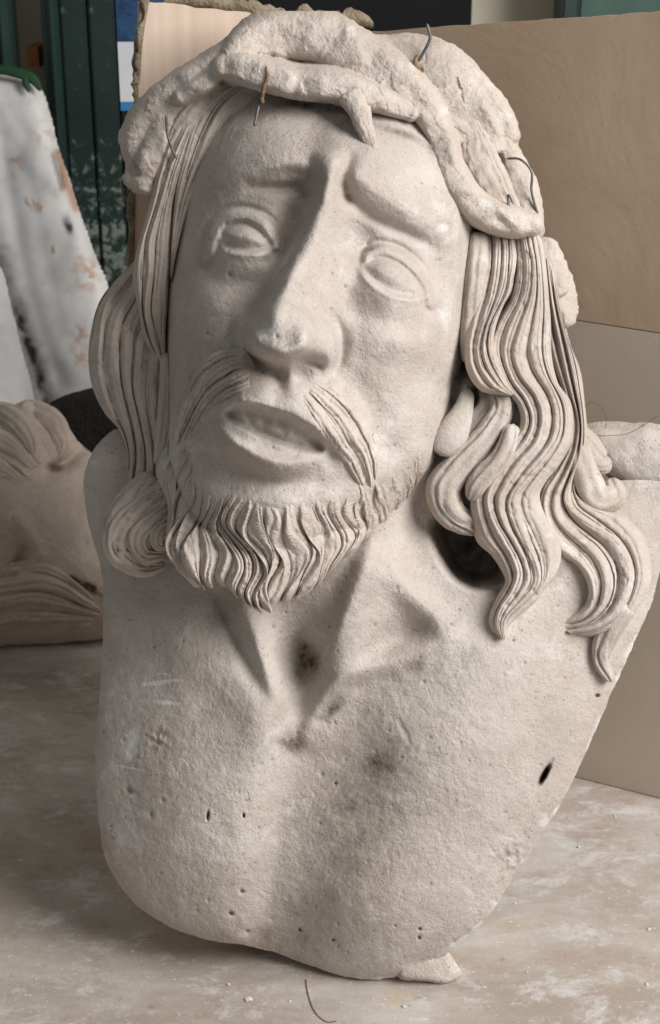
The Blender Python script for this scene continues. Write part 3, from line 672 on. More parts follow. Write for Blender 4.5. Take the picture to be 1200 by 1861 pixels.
sheet('hair_lock', [depth(g, PC) for g in [
 [(985, 470), (992, 560), (1005, 640), (1028, 715), (1040, 760), (1036, 810), (1018, 850), (996, 885), (988, 915), (992, 945), (1008, 985), (1040, 1012), (1068, 1042), (1076, 1082), (1060, 1112), (1024, 1130)],
 [(995, 470), (1006, 560), (1022, 640), (1040, 715), (1052, 770), (1046, 820), (1030, 862), (1012, 900), (1012, 935), (1034, 965), (1070, 990), (1098, 1024), (1106, 1066), (1092, 1106), (1060, 1134), (1026, 1142)],
 [(1003, 480), (1016, 560), (1036, 640), (1050, 710), (1058, 770), (1054, 825), (1040, 865), (1028, 900), (1034, 925), (1066, 950), (1105, 975), (1134, 1010), (1142, 1056), (1124, 1106), (1086, 1138), (1034, 1150)],
 [(1008, 500), (1024, 590), (1048, 660), (1058, 720), (1064, 780), (1060, 830), (1048, 868), (1046, 895), (1070, 920), (1112, 942), (1150, 980), (1168, 1030), (1164, 1070), (1138, 1118), (1094, 1148), (1040, 1156)]]],
 M_HAIRP, bust, BB, strands=1, fine=.26, clump=14, gdep=11, thick=60, tip=.0, K=24, M=240, seed=21, grow=.05, rnd=30, tipdrop=14, chips=[(1120, 1010, 26), (1150, 1060, 18), (1060, 990, 14)])
PB = [(0, 130), (.2, 158), (.45, 182), (.7, 190), (.9, 192), (1, 186)]
sheet('hair_lock', [depth(g, PB) for g in [
 [(934, 404), (940, 440), (943, 495), (935, 541), (909, 587), (897, 625), (905, 664), (924, 706), (947, 736), (953, 771), (932, 805), (901, 836), (874, 874), (866, 909), (870, 944), (882, 982), (905, 1009), (920, 1036), (924, 1059), (909, 1086), (895, 1116), (894, 1140), (908, 1160)],
 [(946, 402), (952, 440), (958, 487), (951, 541), (928, 595), (918, 641), (932, 687), (958, 725), (970, 763), (958, 802), (924, 840), (897, 882), (889, 909), (896, 944), (915, 982), (932, 1013), (940, 1044), (930, 1074), (910, 1105), (903, 1134), (912, 1162)],
 [(958, 402), (964, 440), (972, 480), (970, 533), (955, 587), (939, 641), (951, 683), (978, 717), (989, 756), (978, 802), (943, 844), (916, 890), (908, 913), (918, 952), (935, 982), (955, 1021), (960, 1051), (949, 1078), (924, 1110), (912, 1136), (916, 1162)],
 [(966, 404), (974, 440), (980, 490), (982, 550), (976, 625), (985, 671), (1004, 710), (1016, 748), (1014, 790), (990, 830), (958, 868), (934, 900), (932, 930), (948, 970), (968, 1009), (979, 1040), (976, 1066), (950, 1095), (922, 1120), (916, 1142), (919, 1160)],
 [(972, 410), (983, 445), (990, 500), (994, 570), (994, 640), (1006, 690), (1028, 728), (1034, 764), (1028, 805), (1004, 845), (980, 874), (966, 900), (970, 930), (988, 965), (1001, 1000), (1002, 1030), (994, 1056), (970, 1090), (934, 1122), (922, 1142), (921, 1158)]]],
 M_HAIRP, bust, BB, strands=1, fine=.26, clump=14, gdep=11, thick=70, tip=.0, K=24, M=300, seed=22, grow=.04, rnd=34, tipdrop=10, chips=[(994, 730, 20), (1012, 768, 16), (962, 960, 14), (955, 1020, 12), (1000, 970, 12)])
PA = [(0, 128), (.3, 160), (.6, 194), (.85, 202), (1, 188)]
sheet('hair_lock', [depth(g, PA) for g in [
 [(884, 410), (886, 470), (876, 533), (860, 587), (852, 629), (857, 671), (882, 706), (928, 720)],
 [(900, 408), (904, 470), (893, 541), (876, 591), (867, 629), (875, 667), (899, 702), (930, 719)],
 [(914, 408), (918, 450), (916, 506), (903, 552), (886, 595), (880, 633), (888, 667), (909, 698), (931, 718)],
 [(928, 406), (931, 440), (932, 476), (924, 526), (909, 560), (896, 595), (892, 629), (902, 667), (919, 698), (934, 716)]]],
 M_HAIRP, bust, BB, strands=1, fine=.28, clump=12, gdep=11, thick=50, tip=.0, K=22, M=130, seed=23, grow=.05, rnd=24, tipdrop=20)
lock([(852, 706, 136, 22, 30), (842, 744, 148, 36, 40), (824, 784, 158, 58, 46), (810, 808, 162, 54, 44), (800, 828, 160, 30, 30)], name='ear', grooves=0, mat=M_PLASTER, rough=.8)
# left-hand hair
lock([(300, 640, 120, 20, 40), (302, 700, 124, 26, 44), (296, 780, 128, 30, 50), (290, 850, 130, 24, 44)], grooves=1, gdep=4)
lock([(288, 870, 140, 60, 70), (240, 912, 142, 60, 76), (206, 952, 136, 46, 70), (212, 990, 124, 26, 50)], grooves=4, gdep=7)
lock([(312, 876, 150, 40, 50), (272, 916, 158, 66, 56), (226, 958, 156, 70, 56), (220, 1000, 150, 60, 52), (258, 1028, 140, 46, 46), (300, 1026, 132, 20, 30)], grooves=5, gdep=8, step=3)
lock([(318, 920, 150, 30, 44), (284, 944, 166, 50, 48), (252, 974, 166, 52, 48), (262, 1006, 158, 40, 44), (300, 1010, 146, 20, 30)], grooves=4, gdep=7, step=3)
lock([(316, 946, 160, 24, 40), (290, 966, 174, 36, 44), (288, 988, 170, 28, 40), (308, 992, 160, 14, 30)], grooves=3, gdep=6)
def fan(prof, guides, dw=0):
    """guides at stepped depths: dw is added from one guide to the next"""
    return [depth(g, [(f, w_ + dw * k) for f, w_ in prof]) for k, g in enumerate(guides)]
sheet('hair_lock', fan([(0, 84), (.3, 96), (.7, 100), (1, 92)], [
 [(262, 470), (220, 518), (189, 562), (177, 619), (177, 670), (186, 714), (203, 755), (224, 790), (234, 834), (226, 872)],
 [(268, 490), (228, 551), (208, 585), (203, 626), (208, 680), (219, 727), (231, 775), (238, 826), (236, 880)],
 [(276, 520), (238, 590), (232, 640), (232, 700), (245, 755), (256, 805), (256, 850), (246, 896)],
 [(284, 560), (256, 620), (252, 660), (250, 707), (263, 768), (272, 822), (272, 870), (260, 910)],
 [(292, 610), (282, 667), (280, 707), (280, 755), (286, 805), (290, 860), (284, 915)]], 11),
 M_HAIRP, bust, BB, strands=1, fine=.30, clump=13, gdep=10, thick=60, tip=.0, K=26, M=150, seed=31, grow=.05, rnd=22, tipdrop=14)
sheet('hair_lock', fan([(0, 176), (.3, 160), (.7, 146), (1, 132)], [
 [(322, 236), (298, 292), (279, 367), (260, 433), (252, 480), (251, 520), (257, 570), (266, 615), (288, 660)],
 [(340, 230), (314, 292), (291, 370), (272, 436), (270, 490), (264, 545), (266, 580), (280, 618), (294, 660)],
 [(356, 215), (334, 275), (312, 350), (300, 420), (297, 480), (292, 535), (292, 590), (300, 658)]], 4),
 M_HAIRP, bust, BB, strands=1, fine=.42, clump=9, gdep=10, thick=50, tip=.0, K=26, M=150, seed=32, grow=.05, rnd=16, tipdrop=14)
sheet('hair_lock', [[(x, y, 12 - 2.4 * k, 168) for k, (x, y) in enumerate(g)] for g in [
 [(430, 150), (388, 178), (362, 220), (345, 268), (330, 325), (321, 375), (314, 440), (310, 500)],
 [(448, 154), (404, 200), (376, 248), (354, 300), (337, 352), (326, 395), (317, 450), (311, 506)],
 [(470, 160), (432, 218), (404, 264), (376, 306), (354, 346), (335, 392), (320, 455), (312, 510)]]],
 M_HAIRP, bust, BB, strands=1, fine=.42, clump=9, gdep=9, thick=40, tip=.0, K=28, M=150, seed=33, grow=.05, rnd=12, tipdrop=10)
lock([(408, 152, 150, 40, 60), (366, 188, 146, 60, 70), (332, 230, 142, 56, 66), (306, 280, 138, 30, 40)], grooves=4, gdep=4, mat=M_CROWN, rough=2)
# moustache -----------------------------------------------------------------------------------
ML = [
 [(448, 640, 0, 0), (404, 646, 17, 0), (364, 672, 17, 0), (342, 712, 15, 0), (324, 756, 13, 0), (310, 800, 12, 150), (304, 850, 11, 160)],
 [(458, 654, 0, 0), (414, 664, 18, 0), (374, 692, 21, 0), (350, 732, 19, 0), (332, 776, 14, 160), (318, 820, 11, 150), (308, 862, 4, 140)],
 [(466, 670, -1, 0), (428, 686, 17, 0), (392, 710, 19, 0), (366, 738, 16, 0), (346, 776, 12, 0), (332, 816, 4, 0), (320, 856, 1, 0)],
 [(462, 692, -2, 0), (432, 706, 13, 0), (406, 722, 14, 0), (384, 740, 11, 0), (370, 762, 4, 0), (362, 784, 1, 0), (358, 800, -1, 0)],
]
sheet('moustache', ML, M_HAIRP, bust, BB, strands=1, fine=.5, clump=10, gdep=10, thick=34, tip=.03, seed=5, grow=.2, M=110, K=24, tipdrop=10)
MR = [
 [(538, 702, -2, 0), (572, 744, 8, 0), (606, 792, 12, 0), (636, 836, 12, 0), (656, 874, 10, 0), (664, 892, 6, 0)],
 [(552, 694, -2, 0), (594, 730, 16, 0), (634, 780, 21, 0), (662, 830, 20, 0), (674, 872, 14, 0), (674, 890, 8, 0)],
 [(566, 688, -2, 0), (614, 720, 12, 0), (656, 772, 16, 0), (680, 824, 14, 0), (684, 860, 10, 0), (682, 878, 6, 0)],
]
sheet('moustache', MR, M_HAIRP, bust, BB, strands=1, fine=.5, clump=8, gdep=8, thick=34, tip=.03, seed=9, grow=.2, M=110, K=24, tipdrop=14)
# beard ----------------------------------------------------------------------------------------
GB = [
 [(332, 752, -3, 0), (312, 812, 13, 158), (298, 868, 15, 172), (300, 922, 14, 184), (302, 970, 14, 190)],
 [(352, 800, -3, 0), (334, 850, 13, 170), (316, 902, 17, 218), (310, 950, 18, 232), (306, 1006, 18, 238)],
 [(356, 838, -5, 0), (344, 900, 15, 218), (316, 950, 23, 240), (306, 995, 24, 254), (326, 1036, 26, 258), (346, 1062, 24, 258)],
 [(388, 878, -5, 0), (368, 940, 17, 248), (342, 995, 31, 270), (350, 1042, 34, 274), (372, 1074, 32, 274)],
 [(404, 891, -3, 0), (396, 955, 21, 263), (410, 1000, 33, 280), (402, 1042, 36, 280), (410, 1066, 34, 280)],
 [(432, 884, -3, 0), (410, 940, 19, 268), (430, 990, 29, 286), (450, 1042, 34, 290), (446, 1080, 38, 290), (460, 1106, 36, 290)],
 [(456, 895, -3, 0), (442, 958, 21, 273), (470, 1004, 33, 290), (480, 1042, 38, 294), (466, 1082, 40, 294), (482, 1118, 38, 294)],
 [(490, 908, -3, 0), (500, 975, 21, 278), (514, 1020, 35, 292), (500, 1064, 38, 294), (494, 1110, 38, 294)],
 [(522, 904, -3, 0), (528, 958, 19, 276), (550, 1002, 33, 288), (544, 1044, 36, 290), (520, 1094, 36, 290)],
 [(552, 884, -3, 0), (564, 966, 19, 270), (580, 1010, 31, 282), (566, 1054, 34, 282), (544, 1090, 32, 280)],
 [(580, 890, -3, 0), (592, 956, 19, 258), (610, 998, 27, 268), (596, 1036, 30, 270), (574, 1066, 30, 268)],
 [(606, 875, -3, 0), (616, 946, 17, 238), (632, 984, 25, 254), (620, 1016, 26, 256), (606, 1036, 24, 254)],
 [(632, 882, -3, 0), (638, 936, 15, 190), (652, 968, 21, 236), (644, 996, 20, 238), (636, 1010, 20, 238)],
 [(656, 859, -3, 0), (662, 920, 15, 150), (678, 950, 19, 190), (672, 974, 18, 196)],
 [(682, 869, -3, 0), (688, 900, 13, 0), (702, 930, 7, 160), (700, 950, 9, 164)],
 [(708, 842, -8, 0), (714, 880, -3, 0), (724, 912, 0, 0), (724, 926, 0, 0)],
 [(736, 818, -8, 0), (742, 856, -5, 0), (748, 886, -4, 0), (748, 896, -4, 0)],
]
sheet('beard', GB, M_HAIRP, bust, BB, strands=1, fine=.42, clump=15, gdep=12, thick=60, tip=.06, seed=3, grow=.26, wave=10, mid=(1, 2, 3, 4, 5, 6))
sheet('beard', [
 [(690, 862, -4, 0), (694, 890, 3, 0), (706, 922, 4, 0), (704, 944, 2, 0)], [(712, 848, -4, 0), (718, 876, 3, 0), (728, 904, 4, 0), (724, 924, 2, 0)],
 [(732, 832, -4, 0), (740, 858, 2, 0), (748, 884, 3, 0), (744, 902, 2, 0)], [(752, 812, -4, 0), (758, 836, 1, 0), (764, 860, 1, 0), (760, 878, -1, 0)]],
 M_HAIRP, bust, BB, strands=1, fine=.5, clump=5, gdep=6, thick=24, tip=.1, seed=8, grow=.3, K=20, M=60, tipdrop=8)
# crown of thorns ------------------------------------------------------------------------------
crown = None
def br(path, name='branch', **k):
    k.setdefault('seed', int(path[0][0] * 5 + path[0][1]) % 89)
    o = sweep(name, path, k.pop('mat', M_CROWN), crown or bust, BB, grooves=k.pop('grooves', 0), rough=k.pop('rough', 2.4), knob=k.pop('knob', 6), step=3, nseg=64, power=k.pop('power', .8), **k)
    return o
KM, KS = union_rounds(MASS, 10, 3.8, 1.12)
KB = 190 * (1 - np.exp(-np.clip(-sdpoly([(248, 325), (262, 220), (350, 158), (440, 76), (560, 52), (650, 84), (780, 108), (850, 158), (912, 244), (940, 330), (930, 380), (870, 330), (820, 240), (740, 178), (640, 160), (500, 150), (420, 176), (350, 250), (316, 320), (286, 350)], 6, margin=60), 0, 300) / 40))
KS = np.minimum(KS, np.where(KB > 20, -1, KS))
KM = smax(KM, (KB - 30).astype(f4), 10)
KM += blur(facets(64, .12, 5), 2) + .45 * facets(24, .10, 8) + 5 * fbm(X, Y, 60, 2, 41) + 1.5 * fbm(X, Y, 15, 3, 42) + 1.0 * fbm(X, Y, 6, 2, 43)
KS = blur(KS, 1)
CH = np.zeros_like(KM)
for cx, cy, r in [(916, 210, 20), (880, 372, 14), (750, 120, 14), (806, 200, 16), (930, 398, 16), (640, 60, 18)]: CH = np.maximum(CH, .55 * np.clip(G(cx, cy, r, r) * 1.3 - .2 + .5 * fbm(X, Y, 10, 3, 3), 0, 1))
DK = .5 * np.clip(G(405, 152, 10, 8), 0, 1)
crown = shell('crown', np.maximum(KM, 20), KS, -20, M_CROWN, bust, BB, {'dirt': DK, 'chip': CH}, 3, (640, 200))
for pth, kw in CROWN:
    if pth not in MASS: br(pth, **kw)
# wires bound with twine
def wire(pts, r, mat, name, rough=.2):
    sweep(name, [(x, y, w, 2 * r, 2 * r) for x, y, w in pts], mat, crown, BB, grooves=0, rough=rough, step=2, nseg=10, power=1)
wire([(776, 42, 190), (782, 68, 182), (772, 92, 176), (760, 112, 172)], 3.0, M_WIRE, 'wire')
wire([(760, 98, 178), (756, 116, 180), (764, 130, 180), (770, 122, 178)], 4.5, M_RUST, 'twine', 1.6)
wire([(484, 118, 268), (488, 140, 274), (480, 160, 274), (476, 178, 264), (478, 188, 258)], 4.6, M_RUST, 'twine', 1.8)
wire([(471, 190, 262), (466, 212, 262), (462, 230, 262)], 3.0, M_WIRE, 'wire')
wire([(920, 288, 130), (946, 290, 150), (966, 312, 150), (966, 346, 140), (974, 378, 130), (978, 388, 126)], 2.4, M_WIRE, 'wire')
wire([(922, 352, 172), (926, 386, 176)], 2.2, M_WIRE, 'wire'); wire([(924, 352, 174), (934, 372, 178)], 2.0, M_WIRE, 'wire')
wire([(302, 208, 190), (304, 240, 180), (312, 268, 178), (322, 290, 176)], 2.6, M_WIRE, 'wire')
wire([(218, 322, 120), (224, 352, 110), (242, 386, 90)], 1.6, M_WIRE, 'wire')
# shoulder end and foot
sweep('shoulder', [(1050, 812, -40, 40, 60), (1092, 808, -30, 76, 90), (1150, 826, -24, 116, 110), (1200, 838, -30, 112, 110), (1226, 850, -50, 60, 70)], M_PLASTER, bust, BB, grooves=0, rough=2.5, knob=12, nseg=64, step=4, dirtv=.1)
sweep('foot_block', [(716, 1764, 16, 16, 40), (760, 1762, 12, 40, 60), (806, 1760, 4, 60, 70), (826, 1750, -2, 58, 64)], M_CROWN, bust, BB, grooves=0, rough=2, knob=6, nseg=40, step=4, power=.4, chips=[(826, 1750, 18)])
# ---- TABLE, CARDBOARD, BACKGROUND -------------------------------------------------------------
def box(name, c, size, mat, parent=None, rz=0.0, base=None, bevel=.0):
    import bmesh
    bm = bmesh.new(); bmesh.ops.create_cube(bm, size=1)
    for v in bm.verts: v.co = Vector((v.co.x * size[0], v.co.y * size[1], v.co.z * size[2]))
    if bevel: bmesh.ops.bevel(bm, geom=bm.edges[:], offset=bevel, segments=2, affect='EDGES')
    me = bpy.data.meshes.new(name); bm.to_mesh(me); bm.free(); me.materials.append(mat)
    o = bpy.data.objects.new(name, me); scene.collection.objects.link(o)
    if parent: o.parent = parent; c = Vector(c) - parent.location
    o.location = c; o.rotation_euler = (0, 0, rz); return o

# table top
t = NT('dusty_stone')
mp = t.n('Mapping'); mp.inputs['Scale'].default_value = (1, 1.7, 1); t.lk(t.co, mp.inputs[0]); tc = mp.outputs[0]
col = t.mix(t.ramp(t.noise(4, 8, .72, .2, tc), [(.40, 0), (.60, 1)]), (.36, .305, .255), (.52, .475, .43))
col = t.mix(t.ramp(t.noise(7, 9, .74, .3, tc), [(.53, 0), (.62, .55)]), col, (.36, .27, .225))
col = t.mix(t.ramp(t.noise(9, 7, .7, .2, tc), [(.60, 0), (.70, .5)]), col, (.50, .36, .21))
col = t.mix(t.ramp(t.noise(13, 10, .8, .3, tc), [(.52, 0), (.62, .75)]), col, (.64, .625, .61))
col = t.mix(t.ramp(t.noise(90, 6, .8), [(.60, 0), (.70, .7)]), col, (.22, .175, .145))
col = t.mix(t.ramp(t.noise(240, 4, .75), [(.62, 0), (.70, .8)]), col, (.76, .75, .73))
M_TABLE = t.out(col, t.ramp(t.noise(30, 6, .7), [(.3, .45), (.7, .8)]), t.bump(t.noise(200, 6, .75), .3, .0014, t.bump(t.noise(30, 5, .6), .2, .003)), .3)
tb = box('table_surface', (0, .10, -.02), (2.4, 1.9, .04), M_TABLE); tag(tb, kind='structure')

# cardboard: two panels meeting in a fold
t = NT('cardboard'); sep = t.n('SeparateXYZ'); t.lk(t.co, sep.inputs[0])
mp = t.n('Mapping'); mp.inputs['Scale'].default_value = (1, 1, .02); t.lk(t.co, mp.inputs[0])
col = t.mix(t.ramp(t.noise(7, 4, .6), [(.35, 0), (.7, 1)]), (.42, .315, .22), (.50, .39, .29))
col = t.mix(t.ramp(t.noise(160, 2, .6, 0, mp.outputs[0]), [(.4, 0), (.7, .12)]), col, (.44, .345, .26))
col = t.mix(t.ramp(t.noise(420, 3, .8), [(.58, 0), (.72, .5)]), col, (.25, .175, .115))
col = t.mix(t.ramp(t.noise(14, 5, .8, 1.0), [(.62, 0), (.75, .35)]), col, (.30, .20, .12))
wv = t.n('TexWave'); wv.inputs['Scale'].default_value = 46; t.lk(mp.outputs[0], wv.inputs[0])
M_CARD = t.out(col, .85, t.bump(wv.outputs['Fac'], .015, .0004, t.bump(t.noise(300, 3), .08, .0005, t.bump(t.noise(9, 4, .6, .8), .25, .006))), .2)
t = NT('cardboard_grey')
col = t.mix(t.ramp(t.noise(6, 4, .6), [(.35, 0), (.7, 1)]), (.46, .385, .30), (.53, .455, .37))
col = t.mix(t.ramp(t.noise(420, 3, .8), [(.58, 0), (.72, .4)]), col, (.24, .19, .14))
M_CARDG = t.out(col, .85, t.bump(t.noise(300, 3), .08, .0005), .2)
t = NT('cardboard_lit')  # paler copy of the cardboard: light on the left panel put into its colour
mp = t.n('Mapping'); mp.inputs['Scale'].default_value = (1, 1, .01); t.lk(t.co, mp.inputs[0])
col = t.mix(t.ramp(t.noise(130, 2, .6, 0, mp.outputs[0]), [(.35, 0), (.7, 1)]), (.60, .47, .37), (.66, .53, .43))
M_CARD_LIT = t.out(col, .8, t.bump(t.noise(300, 3), .06, .0005), .25)
M_TORN = simple('torn_card', (.16, .12, .08), (.34, .28, .20), 90, .95, .8, .004)
r1, r2 = at_z(1045, 1413), at_z(1200, 1452); dr = (r2 - r1).normalized()
fold = r1 - dr * ((r1.x - .052) / dr.x); nr = Vector((-dr.y, dr.x, 0)) * -1
lend = Vector((-.178, .150, 0)); dl = (fold - lend).normalized(); nl = Vector((dl.y, -dl.x, 0))
card = thing('cardboard_sheet', fold, 'folded brown cardboard sheet with a torn left edge standing behind the bust', 'cardboard')
def panel(name, pts, nrm, th, mat):
    """a slab: outline pts (world) on the front plane, thickness th behind it"""
    n = len(pts); V = [tuple(p) for p in pts] + [tuple(p - nrm * th) for p in pts]
    V = np.array(V); tri = []
    c0 = V[:n].mean(0); V = np.vstack([V, c0, V[n:].mean(0)])
    F3 = [[2 * n, i, (i + 1) % n] for i in range(n)] + [[2 * n + 1, n + (i + 1) % n, n + i] for i in range(n)]
    F4 = [[i, n + i, n + (i + 1) % n, (i + 1) % n] for i in range(n)]
    return mesh_np(name, V, [np.array(F3), np.array(F4)], mat, card, tuple(fold), None, False)
rnd = random.Random(4)
def edge(px0, py0, px1, py1, p, nrm, n=24, j=2.0):
    return [on_plane(px0 + (px1 - px0) * k / n + rnd.uniform(-j, j) * .4, py0 + (py1 - py0) * k / n + rnd.uniform(-j, j), p, nrm) for k in range(n + 1)]
seam_z = .36
top_r = edge(1420, 6, 672, 58, fold, nr, 40, 1.2)
end_r = fold + dr * ((top_r[0] - fold).dot(dr)); zs = on_plane(1200, 612, fold, nr).z
panel('lower_panel', [fold + Vector((0, 0, .001)), end_r + Vector((0, 0, .001)), end_r + Vector((0, 0, zs)), fold + Vector((0, 0, zs + .01))], nr, .004, M_CARDG)
panel('upper_panel', [fold + Vector((0, 0, zs + .0112)), end_r + Vector((0, 0, zs + .0012))] + top_r, nr, .004, M_CARD)
ft = top_r[-1]
left_edge = edge(244, 0, 240, 490, lend, nl, 30, 2.5) 
panel('left_panel', [fold + Vector((0, 0, .001)), ft] + edge(640, 46, 262, 2, lend, nl, 20, 2) + edge(252, 4, 242, 480, lend, nl, 40, 1.5) + [lend + Vector((0, 0, .001))], nl, .003, M_CARD_LIT)
# torn double edge: curled paper layers
def strip(name, pts, wd, mat, seed):
    """ragged ribbon of torn liner paper, pts (px,py,off)"""
    V = []; rr = random.Random(seed)
    S = spline(pts, 14)
    for x, y, o in S:
        a = on_plane(x, y, lend, nl) + nl * o; b = a + dl * (-wd * float(1 + .45 * vnoise(np.float64(y / 26.0), np.float64(seed), 3) + .25 * vnoise(np.float64(y / 9.0), np.float64(seed), 4))) + nl * float(.0015 + .002 * vnoise(np.float64(y / 20.0), np.float64(seed + 2), 5))
        m = (a + b) / 2 + nl * float(.002 + .0015 * vnoise(np.float64(y / 30.0), np.float64(seed + 4), 5))
        V += [tuple(a), tuple(m), tuple(b), tuple(b - nl * .0012), tuple(m - nl * .0012), tuple(a - nl * .0012)]
    n = len(S); F = []
    for i in range(n - 1):
        for k in range(6): F.append([i * 6 + k, i * 6 + (k + 1) % 6, (i + 1) * 6 + (k + 1) % 6, (i + 1) * 6 + k])
    return mesh_np(name, V, [np.array(F)], mat, card, tuple(fold), None, True, smooth and 40 if False else None) if False else mesh_np(name, V, [np.array(F)], mat, card, tuple(fold))
strip('torn_edge', [(264, -10, .002), (258, 60, .003), (252, 140, .002), (250, 230, .002), (246, 330, .002), (244, 480, .002)], .006, M_TORN, 3)
strip('torn_edge', [(272, -10, .004), (262, 40, .006), (256, 90, .005), (253, 150, .003)], .005, M_TORN, 8)
def topstrip(pts, h, seed):
    V = []; rr = random.Random(seed); S = spline(pts, 16)
    for x, y, o in S:
        a = on_plane(x, y, lend, nl) + nl * o; b = a + Vector((0, 0, h * float(.9 + .5 * vnoise(np.float64(x / 40.0), np.float64(1), 3) + .3 * vnoise(np.float64(x / 11.0), np.float64(2), 4)))) + nl * float(.003 * vnoise(np.float64(x / 30.0), np.float64(4), 3)); m = (a + b) / 2 + nl * .003
        V += [tuple(a), tuple(m), tuple(b), tuple(b - nl * .0015), tuple(m - nl * .0015), tuple(a - nl * .0015)]
    n = len(S); F = [[i * 6 + k, i * 6 + (k + 1) % 6, (i + 1) * 6 + (k + 1) % 6, (i + 1) * 6 + k] for i in range(n - 1) for k in range(6)]
    mesh_np('torn_edge', V, [np.array(F)], M_TORN, card, tuple(fold))
topstrip([(300, 6, -.004), (380, 16, -.004), (460, 26, -.004), (560, 36, -.004), (680, 52, -.004)], .010, 5)

# wall and door behind ----------------------------------------------------------------------------
YW = 1.02
def strip_box(name, px0, px1, yw, th, z0, z1, mat, parent=None, py=180):
    a, b = at_y(px0, py, yw), at_y(px1, py, yw)
    return box(name, ((a.x + b.x) / 2, yw + th / 2, (z0 + z1) / 2), (b.x - a.x, th, z1 - z0), mat, parent, bevel=.003)
M_CREAM = simple('cream_wall', (.62, .57, .44), (.70, .65, .52), 20, .9, .2, .002)
t = NT('green_paint'); g = t.mix(t.ramp(t.noise(9, 4), [(.3, 0), (.7, 1)]), (.008, .020, .018), (.014, .030, .026))
sz = t.n('SeparateXYZ'); t.lk(t.co, sz.inputs[0])
low = t.n('MapRange'); t.lk(sz.outputs[2], low.inputs[0])
for k, v in ((1, .16), (2, .0), (3, -.02), (4, .14)): low.inputs[k].default_value = v
sp = t.ramp(t.math('ADD', t.noise(55, 6, .75, .3), low.outputs[0]), [(.60, 0), (.68, .75)])
M_GREEN = t.out(t.mix(sp, g, (.22, .25, .22)), .45, t.bump(t.noise(80, 3), .1, .001), .5)
M_GREEN2 = simple('green_frame_paint', (.014, .034, .030), (.022, .048, .042), 14, .4, .1, .001, .5)
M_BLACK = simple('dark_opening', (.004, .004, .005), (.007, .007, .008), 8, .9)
wl = box('wall', (0, YW + .16, .6), (5, .1, 3.2), M_CREAM); tag(wl, 'cream painted wall in the shade behind the green door', 'wall')
fl = box('floor', (0, .8, -.76), (6, 5, .04), simple('grey_floor', (.18, .17, .16), (.25, .24, .22), 6, .8)); tag(fl, kind='structure')
door = thing('green_door', (at_y(180, 200, YW).x, YW, -.74), 'dark green painted door with vertical boards and pale splashes', 'door')
x0, x1 = at_y(112, 180, YW).x, at_y(420, 180, YW).x
nb = 6
for k in range(nb):
    a = x0 + (x1 - x0) * k / nb; b = x0 + (x1 - x0) * (k + 1) / nb
    box('board', ((a + b) / 2, YW + .03, .3), (b - a - .003, .03, 2.06), M_GREEN, door, bevel=.003)
box('backing_board', ((x0 + x1) / 2, YW + .052, .3), (x1 - x0, .012, 2.05), M_GREEN, door)
strip_box('frame', 84, 110, YW - .01, .08, -.74, 1.4, M_GREEN2, door)
strip_box('frame_moulding', 97, 106, YW - .022, .012, -.74, 1.4, M_GREEN2, door)
sh = thing('green_shutter', (at_y(-30, 200, YW).x, YW, -.74), 'dark green shutter at the far left behind the white timber', 'shutter')
strip_box('board', -120, 8, YW, .04, -.74, 1.4, M_GREEN, sh); strip_box('frame', 8, 26, YW - .012, .06, -.74, 1.4, M_GREEN2, sh)
dk = thing('dark_doorway', (at_y(640, 30, YW).x, YW, -.74), 'black open doorway above the cardboard sheet', 'doorway')
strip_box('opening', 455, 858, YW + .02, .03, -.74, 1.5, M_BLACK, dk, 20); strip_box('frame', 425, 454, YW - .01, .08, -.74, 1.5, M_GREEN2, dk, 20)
gf = thing('green_window', (at_y(1100, 20, YW).x, YW, 0), 'green painted frame behind the top right corner of the cardboard', 'window')
strip_box('frame', 1022, 1050, YW - .02, .08, .1, 1.5, M_GREEN2, gf, 20)
strip_box('pane', 1052, 1330, YW + .02, .02, .1, 1.5, simple('dusty_glass', (.05, .09, .08), (.08, .13, .11), 10, .25, .05), gf, 20)
# packet
pk = thing('product_packet', at_y(236, 110, .60), 'blue and white packet standing beside the torn cardboard edge', 'packet')
M_BLUE = simple('blue_print', (.012, .03, .08), (.04, .10, .20), 60, .35, .05); M_WHITE = simple('white_card', (.55, .58, .60), (.62, .65, .67), 30, .5, .05)
a = at_y(238, 0, .60); zt, zm, zb, zl = at_y(238, -40, .60).z, at_y(238, 76, .60).z, at_y(238, 186, .60).z, at_y(238, 202, .60).z
for nm, z0, z1, m in (('printed_top', zm, zt, M_BLUE), ('card', zb, zm, M_WHITE), ('blue_band', zl, zb, simple('blue_band', (.03, .18, .42), (.04, .22, .48), 20, .4))):
    box(nm, (a.x + .012, .612, (z0 + z1) / 2), (.056, .02, z1 - z0 - .0005), m, pk)
box('stand', (a.x + .012, .616, zl / 2), (.05, .008, zl), M_BLACK, pk)

# white timbers, dark log, second head -----------------------------------------------------------------
def setgrid(x0, x1, y0, y1, gs):
    global GX0, GX1, GY0, GY1, GS, gx, gy, X, Y
    GX0, GX1, GY0, GY1, GS = x0, x1, y0, y1, gs
    gx = np.arange(GX0, GX1 + 1, GS).astype(f4); gy = np.arange(GY0, GY1 + 1, GS).astype(f4); X, Y = np.meshgrid(gx, gy)
t = NT('peeling_white_paint')
col = t.mix(t.ramp(t.noise(16, 5, .6), [(.35, 0), (.7, 1)]), (.56, .55, .535), (.70, .695, .685))
col = t.mix(t.ramp(t.noise(9, 5, .7, .6), [(.56, 0), (.74, .7)]), col, (.50, .46, .40))
col = t.mix(t.ramp(t.noise(22, 5, .7, .8), [(.64, 0), (.70, .8)]), col, (.42, .24, .13))
d = t.attr('dirt'); col = t.mix(d, col, (.03, .025, .022)); c = t.attr('chip'); col = t.mix(t.math('MULTIPLY', c, .8), col, (.40, .20, .10))
